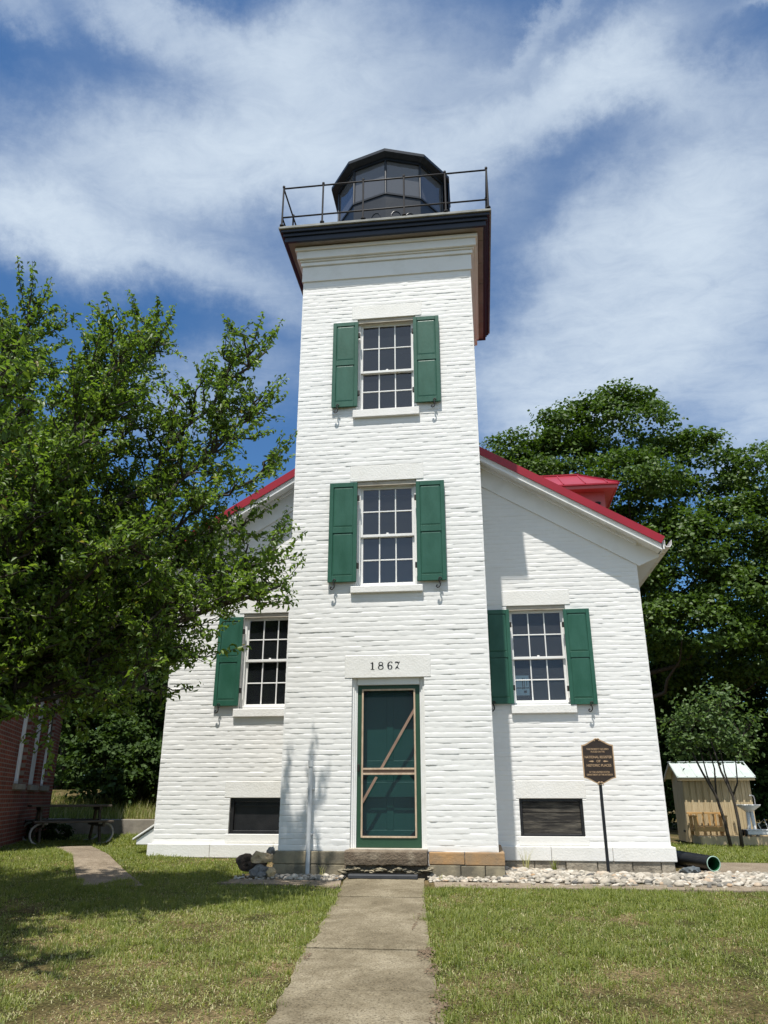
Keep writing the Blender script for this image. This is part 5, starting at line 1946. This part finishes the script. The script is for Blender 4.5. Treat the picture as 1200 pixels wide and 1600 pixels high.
# which side is outward in local coordinates
loc_n = Matrix.Rotation(-ang, 3, 'Z') @ Vector((1, 0.3, 0))
SG = 1.0 if loc_n.y > 0 else -1.0
holes = [(1.05, 1.95, 1.25, 3.05), (2.55, 3.45, 1.25, 3.05), (4.1, 5.0, 1.25, 3.05)]
LEN = 7.0
wl_ = MB()
core_wall(wl_, (0, 0, 0), (1, 0, 0), (0, SG, 0), LEN, -0.3, 7.2, holes, 0.3)
core_wall(wl_, (0.002, -SG * 0.012, 0), (0, -SG, 0), (-1, 0, 0), 6.5, -0.3, 7.2, [], 0.3)
core_wall(wl_, (LEN - 0.002, -SG * 0.012, 0), (0, -SG, 0), (1, 0, 0), 6.5, -0.3, 7.2, [], 0.3)
core_wall(wl_, (0.01, -SG * 6.5, 0), (1, 0, 0), (0, -SG, 0), LEN - 0.02, -0.3, 7.2, [], 0.3)
bh_build(wl_, 'wall', M['redbrick'], bh)
rf = MB()
rf.prism([(-0.4, SG * 0.45, 7.15), (-0.4, -SG * 3.2, 9.6), (-0.4, -SG * 6.95, 7.15), (-0.4, -SG * 6.95, 7.05), (-0.4, -SG * 3.2, 9.48), (-0.4, SG * 0.45, 7.05)], (LEN + 0.8, 0, 0))
bh_build(rf, 'roof', M['greytable'], bh)
for (a, b, c_, d_) in holes:
    wv = MB()
    y0, y1 = sorted((-SG * 0.10, -SG * 0.16))
    wv.box(a, a + 0.07, y0, y1, c_, d_).box(b - 0.07, b, y0, y1, c_, d_)
    wv.box(a + 0.07, b - 0.07, y0, y1, c_, c_ + 0.06).box(a + 0.07, b - 0.07, y0, y1, d_ - 0.07, d_).box(a + 0.07, b - 0.07, y0, y1, (c_ + d_) / 2 - 0.025, (c_ + d_) / 2 + 0.025)
    o = bh_build(wv, 'window', M['trim'], bh, 0.004)
    pn = MB()
    pn.quad((a + 0.06, -SG * 0.135, c_), (b - 0.06, -SG * 0.135, c_), (b - 0.06, -SG * 0.135, d_), (a + 0.06, -SG * 0.135, d_))
    bh_build(pn, 'glass', M['glass'], o)
    bl = MB()
    y0, y1 = sorted((-SG * 0.07, -SG * 0.085)) if 2 < a < 4 else sorted((-SG * 0.20, -SG * 0.21))
    bl.box(a + 0.08, b - 0.08, y0, y1, c_ + (0.02 if a > 2 else 0.9), d_ - 0.05)
    bh_build(bl, 'blind', M['enamel'], o)
    lt_ = MB()
    y0, y1 = sorted((SG * 0.006, -SG * 0.10))
    lt_.box(a - 0.10, b + 0.10, y0, y1, d_ + 0.002, d_ + 0.24)
    bh_build(lt_, 'lintel', M['retwall'], o, 0.006)
    sl = MB()
    y0, y1 = sorted((SG * 0.05, -SG * 0.10))
    sl.box(a - 0.06, b + 0.06, y0, y1, c_ - 0.11, c_ - 0.002)
    bh_build(sl, 'sill', M['retwall'], o, 0.006)

# picnic table
PT = Vector((-7.25, 4.95, g(-7.2, 5.0)))
pt = empty('picnic_table', PT, 'dark weathered picnic table with curved metal bench supports', 'picnic table')
pt.rotation_euler = (0, 0, R(37))


def local_part(mb, name, mat, parent, bevel=0.0, smooth=False):
    o = mb.build(name, mat, None, bevel, smooth)
    o.parent = parent
    return o


m_ = MB()
for k in range(5):
    m_.box(-0.78, 0.78, -0.37 + k * 0.15, -0.37 + k * 0.15 + 0.14, 0.70, 0.74)
m_.box(-0.6, -0.54, -0.33, 0.36, 0.64, 0.699).box(0.54, 0.6, -0.33, 0.36, 0.64, 0.699)
local_part(m_, 'tabletop', M['greytable'], pt, 0.005)
for s_ in (-1, 1):
    m_ = MB()
    y0 = s_ * 0.72
    m_.box(-0.75, 0.75, y0 - 0.13, y0 + 0.0, 0.41, 0.445).box(-0.75, 0.75, y0 + 0.01, y0 + 0.14, 0.41, 0.445)
    bn = local_part(m_, 'bench', M['greytable'], pt, 0.005)
    for x in (-0.58, 0.58):
        a_ = MB()
        sx = 1 if x > 0 else -1
        pts = [(x - sx * 0.10, y0, 0.40)] + [(x + sx * (0.0 + 0.20 * math.cos(t_)), y0, 0.205 + 0.195 * math.sin(t_)) for t_ in np.linspace(math.pi / 2, -math.pi / 2, 14)] + [(x - sx * 0.1, y0, 0.012)]
        a_.tube(pts, 0.024, 8)
        local_part(a_, 'support', M['steel'], bn, 0, True)
for x in (-0.57, 0.57):
    for s_ in (-1, 1):
        m_ = MB()
        m_.bar((x, s_ * 0.20, 0.64), (x, s_ * 0.56, 0.0), 0.045, 0.09, (0, 1, 0))
        local_part(m_, 'leg', M['greytable'], pt, 0.004)
    m_ = MB()
    m_.box(x - 0.022, x + 0.022, -0.82, 0.82, 0.33, 0.408)
    local_part(m_, 'crossbar', M['greytable'], pt, 0.004)

# ------------------------------------------------------------------ back right: shed, bench, sink, boardwalk
SHX0, SHX1, SHY0, SHY1 = 6.52, 8.22, 10.85, 12.0
shed = empty('garden_shed', (7.37, 10.85, 0.0), 'small raw pine shed with a pale metal roof behind the saplings', 'shed')
m_ = MB()
x = SHX0
while x < SHX1 - 0.02:
    w = min(0.155, SHX1 - x)
    m_.box(x, x + w - 0.004, SHY0 - 0.004 * random.random(), SHY0 + 0.03, 0.02, 1.68)
    x += w
y = SHY0 + 0.032
while y < SHY1 - 0.02:
    w = min(0.155, SHY1 - y)
    m_.box(SHX0, SHX0 + 0.03, y, y + w - 0.004, 0.02, 1.68)
    m_.box(SHX1 - 0.03, SHX1, y, y + w - 0.004, 0.02, 1.68)
    y += w
m_.box(SHX0 + 0.01, SHX1 - 0.01, SHY1 - 0.02, SHY1 + 0.01, 0.02, 1.68)
cy_ = (SHY0 + SHY1) / 2
m_.prism([(SHX0 + 0.004, SHY0, 1.68), (SHX0 + 0.004, SHY1, 1.68), (SHX0 + 0.004, cy_, 1.97)], (0.024, 0, 0))
m_.prism([(SHX1 - 0.004, SHY0, 1.68), (SHX1 - 0.004, SHY1, 1.68), (SHX1 - 0.004, cy_, 1.97)], (-0.024, 0, 0))
local = m_.build('wall', M['pine'], shed, 0.003)
m_ = MB()
for k in range(11):
    xx = SHX0 + 0.02 + k * 0.16
    m_.box(xx, xx + 0.045, SHY0 - 0.022, SHY0 - 0.005, 0.03, 1.62)
m_.build('batten', M['pine'], shed, 0.003)
m_ = MB()
for s_ in (-1, 1):
    ye = cy_ + s_ * 0.80
    zr, ze = 1.995, 1.995 - 0.80 * 0.50
    m_.prism([(SHX0 - 0.16, cy_, zr), (SHX0 - 0.16, ye, ze), (SHX0 - 0.16, ye, ze - 0.02), (SHX0 - 0.16, cy_, zr - 0.02)], (SHX1 - SHX0 + 0.26, 0, 0))
    for k in range(9):
        xx = SHX0 - 0.14 + k * 0.24
        m_.bar((xx, cy_, zr + 0.006), (xx, ye, ze + 0.006), 0.03, 0.022)
m_.bar((SHX0 - 0.17, cy_, 2.0), (SHX1 + 0.11, cy_, 2.0), 0.16, 0.022)
m_.build('roof', M['tinroof'], shed)
m_ = MB()
for s_ in (-1, 1):
    ye = cy_ + s_ * 0.78
    m_.prism([(SHX0 - 0.15, cy_, 1.972), (SHX0 - 0.15, ye, 1.972 - 0.39), (SHX0 - 0.15, ye, 1.90 - 0.39), (SHX0 - 0.15, cy_, 1.90)], (0.02, 0, 0))
m_.box(SHX0 - 0.12, SHX1 + 0.08, cy_ - 0.78, cy_ - 0.76, 1.515, 1.578)
m_.build('fascia', M['pine'], shed)
for z in (0.25, 1.5):
    MB().box(SHX0 - 0.012, SHX0 - 0.001, SHY0 + 0.25, SHY0 + 0.45, z, z + 0.05).build('hinge', M['blackmetal'], shed)

bw_ = MB()
for k in range(16):
    xx = 6.62 + k * 0.2
    bw_.box(xx, xx + 0.19, 9.95, 10.80, 0.155, 0.195)
bw_.box(6.60, 9.85, 9.92, 9.948, 0.0, 0.20)
bw_.box(6.58, 6.618, 9.95, 10.8, 0.0, 0.196)
tag(bw_.build('boardwalk', M['pine'], bevel=0.004), 'low pine boardwalk in front of the shed', 'boardwalk')

bn = empty('garden_bench', (6.95, 10.5, 0.2), 'small honey coloured wooden bench against the shed', 'bench')
for xx in (6.55, 7.28):
    m_ = MB()
    m_.box(xx, xx + 0.07, 10.24, 10.31, 0.197, 0.64)
    m_.box(xx, xx + 0.07, 10.66, 10.73, 0.197, 0.70)
    m_.box(xx, xx + 0.07, 10.31, 10.66, 0.30, 0.37)
    m_.box(xx - 0.01, xx + 0.08, 10.22, 10.74, 0.641, 0.675)
    m_.build('side_frame', M['pine2'], bn, 0.004)
m_ = MB()
for k in range(4):
    m_.box(6.625, 7.275, 10.25 + k * 0.1, 10.25 + k * 0.1 + 0.09, 0.385, 0.41)
m_.box(6.621, 7.279, 10.242, 10.268, 0.30, 0.383)
m_.build('seat', M['pine2'], bn, 0.004)
m_ = MB()
m_.box(6.50, 7.40, 10.70, 10.728, 0.70, 0.745)
for k in range(4):
    m_.box(6.72 + k * 0.15, 6.77 + k * 0.15, 10.702, 10.722, 0.42, 0.70)
m_.build('backrest', M['pine2'], bn, 0.004)

sk = empty('outdoor_sink', (7.95, 10.35, 0.2), 'white pedestal sink with a bent tap on the boardwalk', 'sink')
m_ = MB()


def loop_ring(cx, cy, rx, ry, z, n=20):
    return [(cx + rx * math.cos(2 * math.pi * k / n), cy + ry * math.sin(2 * math.pi * k / n), z) for k in range(n)]


rings = [loop_ring(7.95, 10.4, 0.09, 0.09, 0.76), loop_ring(7.95, 10.4, 0.17, 0.14, 0.82), loop_ring(7.95, 10.4, 0.29, 0.22, 0.90), loop_ring(7.95, 10.4, 0.30, 0.23, 0.93),
         loop_ring(7.95, 10.4, 0.27, 0.20, 0.93), loop_ring(7.95, 10.4, 0.15, 0.12, 0.85), loop_ring(7.95, 10.4, 0.03, 0.03, 0.83)]
vs = [p__ for r__ in rings for p__ in r__]
fs = [(j * 20 + k, j * 20 + (k + 1) % 20, (j + 1) * 20 + (k + 1) % 20, (j + 1) * 20 + k) for j in range(6) for k in range(20)] + [tuple(range(120, 140)), tuple(range(19, -1, -1))]
m_.add(vs, fs)
m_.build('basin', M['enamel'], sk, smooth=True)
for dx in (-0.05, 0.07):
    m_ = MB()
    m_.tube([(7.95 + dx * 0.7, 10.4, 0.78), (7.95 + dx * 1.1, 10.4, 0.36), (7.95 + dx * 1.5, 10.4, 0.197)], [0.05, 0.04, 0.055], 12)
    m_.build('pedestal', M['enamel'], sk, smooth=True)
m_ = MB()
m_.tube([(8.16, 10.5, 0.92), (8.16, 10.5, 1.08), (8.14, 10.48, 1.13), (8.08, 10.45, 1.15), (8.02, 10.42, 1.14)], 0.012, 8)
m_.build('tap', M['steel'], sk, smooth=True)

ct = empty('utility_cart', (8.2, 10.15, 0.2), 'low white plastic cart lying on the boardwalk beside the sink', 'cart')
m_ = MB()
m_.box(7.72, 8.75, 10.0, 10.3, 0.24, 0.33).box(7.70, 8.77, 9.985, 10.315, 0.331, 0.36)
m_.build('tray', M['enamel'], ct, 0.02, seg=2)
for yy in (10.02, 10.28):
    MB().tube([(7.70, yy, 0.28), (7.66, yy, 0.28)], 0.075, 14).build('wheel', M['blackmetal'], ct)
m_ = MB()
m_.tube([(8.05, 10.02, 0.36), (8.0, 10.02, 0.48), (8.16, 10.02, 0.60), (8.22, 10.02, 0.36)], 0.013, 8)
m_.build('handle', M['enamel'], ct, smooth=True)


# ------------------------------------------------------------------ grass
def grass_field(n, region, hmin, hmax, wmin, wmax, accept, dry_bias=0.0):
    x0, x1, y0, y1 = region
    x = rng.uniform(x0, x1, n)
    y = rng.uniform(y0, y1, n)
    keep = accept(x, y)
    x, y = x[keep], y[keep]
    m = len(x)
    if m == 0:
        return None
    # clumps: green tufts and dry, worn patches
    cell = 0.16
    kx, ky = np.floor(x / cell).astype(int), np.floor(y / cell).astype(int)
    h1 = np.sin(x * 1.9 + 0.7 * np.sin(y * 1.3)) * np.cos(y * 2.1 + 0.8 * np.sin(x * 1.1 + 2)) + 0.6 * np.sin(x * 5.3 + y * 3.1) * np.cos(y * 4.7 - x * 2.2)
    hs = (np.sin(kx * 127.1 + ky * 311.7) * 43758.5453) % 1.0
    h2 = np.sin(x * 0.9 + 1.7 * np.sin(y * 0.7 + 1)) * np.cos(y * 0.8 - 0.5 + np.sin(x * 0.6))
    vig = 0.5 + 0.20 * h1 + 0.22 * h2 + 0.45 * (hs - 0.5)
    h = 0.85 * (hmin + (hmax - hmin) * rng.random(m) ** 1.4) * (0.55 + 0.75 * np.clip(vig, 0, 1.2))
    drop = rng.random(m) > np.clip(0.25 + 1.1 * vig - dry_bias * 0.9, 0.06, 1)
    x, y, h, vig = x[~drop], y[~drop], h[~drop], vig[~drop]
    m = len(x)
    dryp = np.clip(0.42 - 0.55 * vig + dry_bias, 0.03, 0.85)
    dry = rng.random(m) < dryp
    tintv = np.where(dry, rng.uniform(0.88, 1.0, m), np.clip(rng.normal(0.30 + 0.25 * vig, 0.20, m), 0, 0.84))
    ph = rng.uniform(0, 2 * math.pi, m)
    lean = rng.uniform(0.3, 1.5, m) * np.where(dry, 1.6, 1.0)
    h = np.where(dry, h * 0.75, h) * np.where(rng.random(m) < 0.10, 1.7, 1.0)
    w = rng.uniform(wmin, wmax, m)
    z = G(x, y) - 0.004
    dx, dy = np.cos(ph), np.sin(ph)
    px, py = -dy, dx
    b0 = np.stack([x - px * w, y - py * w, z], -1)
    b1 = np.stack([x + px * w, y + py * w, z], -1)
    mx, my, mz = x + dx * h * lean * 0.35, y + dy * h * lean * 0.35, z + h * 0.6
    m0 = np.stack([mx - px * w * 0.8, my - py * w * 0.8, mz], -1)
    m1 = np.stack([mx + px * w * 0.8, my + py * w * 0.8, mz], -1)
    tp = np.stack([x + dx * h * lean, y + dy * h * lean, z + h * np.clip(1.05 - 0.35 * lean, 0.25, 1)], -1)
    V = np.stack([b0, b1, m1, m0, tp], 1).reshape(-1, 3)
    o = np.arange(m)[:, None] * 5
    T = np.concatenate([o + np.array([[0, 1, 2]]), o + np.array([[0, 2, 3]]), o + np.array([[3, 2, 4]])])
    return V, T, np.concatenate([tintv] * 3)


PYS = np.array([-9, -8, -5.8, -4.6, -3.5, -2.0, -0.45, 0.0])
PL = np.array([path_edges(v)[0] for v in PYS])
PR = np.array([path_edges(v)[1] for v in PYS])


def on_lawn(x, y):
    jt = 0.018 + 0.025 * np.sin(y * 13.0) * np.sin(y * 5.1 + 1)
    ok = ~((x > np.interp(y, PYS, PL) + jt) & (x < np.interp(y, PYS, PR) - 0.7 * jt) & (y < 0.1))
    ok &= ~((y > -0.87 + 0.05 * np.sin(x * 7.0) + 0.03 * np.sin(x * 17.0)) & (y < 1.95) & (x > 0.5) & (x < 7.0))           # pavement and pebbles
    ok &= ~((y > -0.5) & (y < 2.6) & (x > 4.0) & (x < 6.6))
    ok &= ~((y > -0.86) & (x > -2.0) & (x < 0.6) & (y < 3))
    ok &= ~((y > 1.83) & (x > HL - 0.04) & (x < HR + 0.04) & (y < HB))
    # walkway on the left
    lx = np.interp(y, [-1.1, -0.6, 1.6, 3.6], [-3.8, -4.05, -5.3, -6.75])
    rx = np.interp(y, [-1.1, -0.7, 1.75, 3.9], [-2.9, -3.15, -4.75, -6.15])
    ok &= ~((y > -0.85 + 0.25 * np.sin(x * 9)) & (y < 3.9) & (x > lx) & (x < rx))
    ok &= ~((x > 4.5) & (y > 2.3) & (y < 4.6))
    # only where the lens or a step to the side can see it
    az = np.degrees(np.arctan2(x - 1.33, y + 11.1))
    ok &= (az > -40) & (az < 25)
    return ok


parts = [
    grass_field(150000, (-3.4, 3.6, -7.0, -4.6), 0.014, 0.060, 0.0018, 0.0036, lambda x, y: on_lawn(x, y) & (x > 0), 0.12),
    grass_field(150000, (-3.4, 3.6, -7.0, -4.6), 0.012, 0.050, 0.0018, 0.0038, lambda x, y: on_lawn(x, y) & (x <= 0), 0.40),
    grass_field(175000, (-5.6, 4.6, -4.6, -2.6), 0.018, 0.068, 0.0020, 0.0040, lambda x, y: on_lawn(x, y) & (x > 0), 0.08),
    grass_field(175000, (-5.6, 4.6, -4.6, -2.6), 0.016, 0.062, 0.0020, 0.0040, lambda x, y: on_lawn(x, y) & (x <= 0), 0.24),
    grass_field(190000, (-7.5, 5.4, -2.6, -0.4), 0.02, 0.07, 0.0024, 0.0044, on_lawn, 0.04),
    grass_field(120000, (-9.5, -1.4, -0.4, 4.0), 0.03, 0.08, 0.003, 0.006, on_lawn, -0.08),
    grass_field(40000, (-12, -4.2, 4.0, 8.5), 0.04, 0.09, 0.005, 0.009, on_lawn, -0.10),
    grass_field(60000, (4.2, 12.0, 4.6, 10.8), 0.03, 0.09, 0.005, 0.009, on_lawn, -0.06),
]
V0, T0, I0 = [], [], []
o = 0
for pr_ in parts:
    if pr_ is None:
        continue
    V0.append(pr_[0])
    T0.append(pr_[1] + o)
    I0.append(pr_[2])
    o += len(pr_[0])
# ragged tufts, greener and longer than the rest
tn = 700
tx_, ty_ = rng.uniform(-6.5, 5.0, tn), rng.uniform(-6.6, -0.6, tn)
kp = on_lawn(tx_, ty_)
tx_, ty_ = tx_[kp], ty_[kp]
nb_ = 34
bx = np.repeat(tx_, nb_) + rng.normal(0, 0.035, len(tx_) * nb_)
by = np.repeat(ty_, nb_) + rng.normal(0, 0.035, len(tx_) * nb_)
hh_ = np.repeat(rng.uniform(0.045, 0.12, len(tx_)), nb_) * rng.uniform(0.4, 1.0, len(bx))
tt_ = np.clip(np.repeat(rng.uniform(0.1, 0.8, len(tx_)), nb_) + rng.normal(0, 0.1, len(bx)), 0, 0.85)
ph = rng.uniform(0, 6.28, len(bx))
w = rng.uniform(0.0022, 0.0042, len(bx))
dx, dy = np.cos(ph), np.sin(ph)
ln = rng.uniform(0.2, 1.1, len(bx)) * hh_
zz_ = G(bx, by) - 0.004
V = np.stack([np.stack([bx - dy * w, by + dx * w, zz_], -1), np.stack([bx + dy * w, by - dx * w, zz_], -1), np.stack([bx + dx * ln, by + dy * ln, zz_ + hh_], -1)], 1).reshape(-1, 3)
V0.append(V)
T0.append(np.arange(len(V)).reshape(-1, 3) + o)
I0.append(tt_)
o += len(V)
# taller grass on the bank above the retaining wall
m = 9000
bx, by = rng.uniform(-13, -5.2, m), rng.uniform(8.8, 11.6, m)
bz_ = 0.58 + 0.75 * smooth01((by - 9.0) / 4.0) - 0.03
bh_ = rng.uniform(0.08, 0.32, m)
ph = rng.uniform(0, 6.28, m)
w = rng.uniform(0.006, 0.013, m)
dx, dy = np.cos(ph), np.sin(ph)
ln = rng.uniform(0.1, 0.6, m) * bh_
V = np.stack([np.stack([bx - dy * w, by + dx * w, bz_], -1), np.stack([bx + dy * w, by - dx * w, bz_], -1), np.stack([bx + dx * ln, by + dy * ln, bz_ + bh_], -1)], 1).reshape(-1, 3)
V0.append(V)
T0.append(np.arange(3 * m).reshape(m, 3) + o)
I0.append(np.where(rng.random(m) < 0.22, rng.uniform(0.88, 1, m), np.clip(rng.normal(0.5, 0.2, m), 0, 0.85)))
gobj = link('grass', mesh_np('grass', np.concatenate(V0), np.concatenate(T0), np.concatenate(I0)), M['grass'])
tag(gobj, 'short lawn grass, green with dry straw coloured patches', 'grass', kind='stuff')


# tufts growing in the pebbles
def tuft(x, y, h, n, lab, dry):
    r2 = np.random.default_rng(int(abs(x * 1000)))
    V, T, I = [], [], []
    for k in range(n):
        ph = r2.uniform(0, 6.28)
        hh = h * r2.uniform(0.5, 1.0)
        ln = hh * r2.uniform(0.15, 0.65)
        w_ = 0.006 if not dry else 0.004
        bx_, by_ = x + r2.normal(0, 0.018), y + r2.normal(0, 0.018)
        z_ = g(x, y) - 0.01
        dx_, dy_ = math.cos(ph), math.sin(ph)
        o = len(V)
        V += [(bx_ - dy_ * w_, by_ + dx_ * w_, z_), (bx_ + dy_ * w_, by_ - dx_ * w_, z_), (bx_ + dx_ * ln * 0.4 + dy_ * w_ * .8, by_ + dy_ * ln * 0.4 - dx_ * w_ * .8, z_ + hh * 0.65),
              (bx_ + dx_ * ln * 0.4 - dy_ * w_ * .8, by_ + dy_ * ln * 0.4 + dx_ * w_ * .8, z_ + hh * 0.65), (bx_ + dx_ * ln, by_ + dy_ * ln, z_ + hh)]
        T += [(o, o + 1, o + 2), (o, o + 2, o + 3), (o + 3, o + 2, o + 4)]
        I += [0.93 if dry else r2.uniform(0.2, 0.7)] * 3
    tag(link('grass_tuft', mesh_np('grass_tuft', np.array(V), np.array(T), I), M['grass']), lab, 'grass tuft')


tuft(2.33, 1.45, 0.24, 22, 'green grass tuft in the pebbles below the boarded basement window', False)
tuft(1.92, 1.55, 0.42, 16, 'tall dry grass tuft at the house wall near the tower', True)
tuft(-0.86, -0.16, 0.20, 14, 'dry grass tuft in the pebbles right of the white pipe', True)
tuft(0.75, -0.30, 0.13, 14, 'small dry grass tuft at the tower foundation right of the step', True)
tuft(5.4, 0.4, 0.16, 14, 'dry grass tuft in the pebbles at the right edge', True)
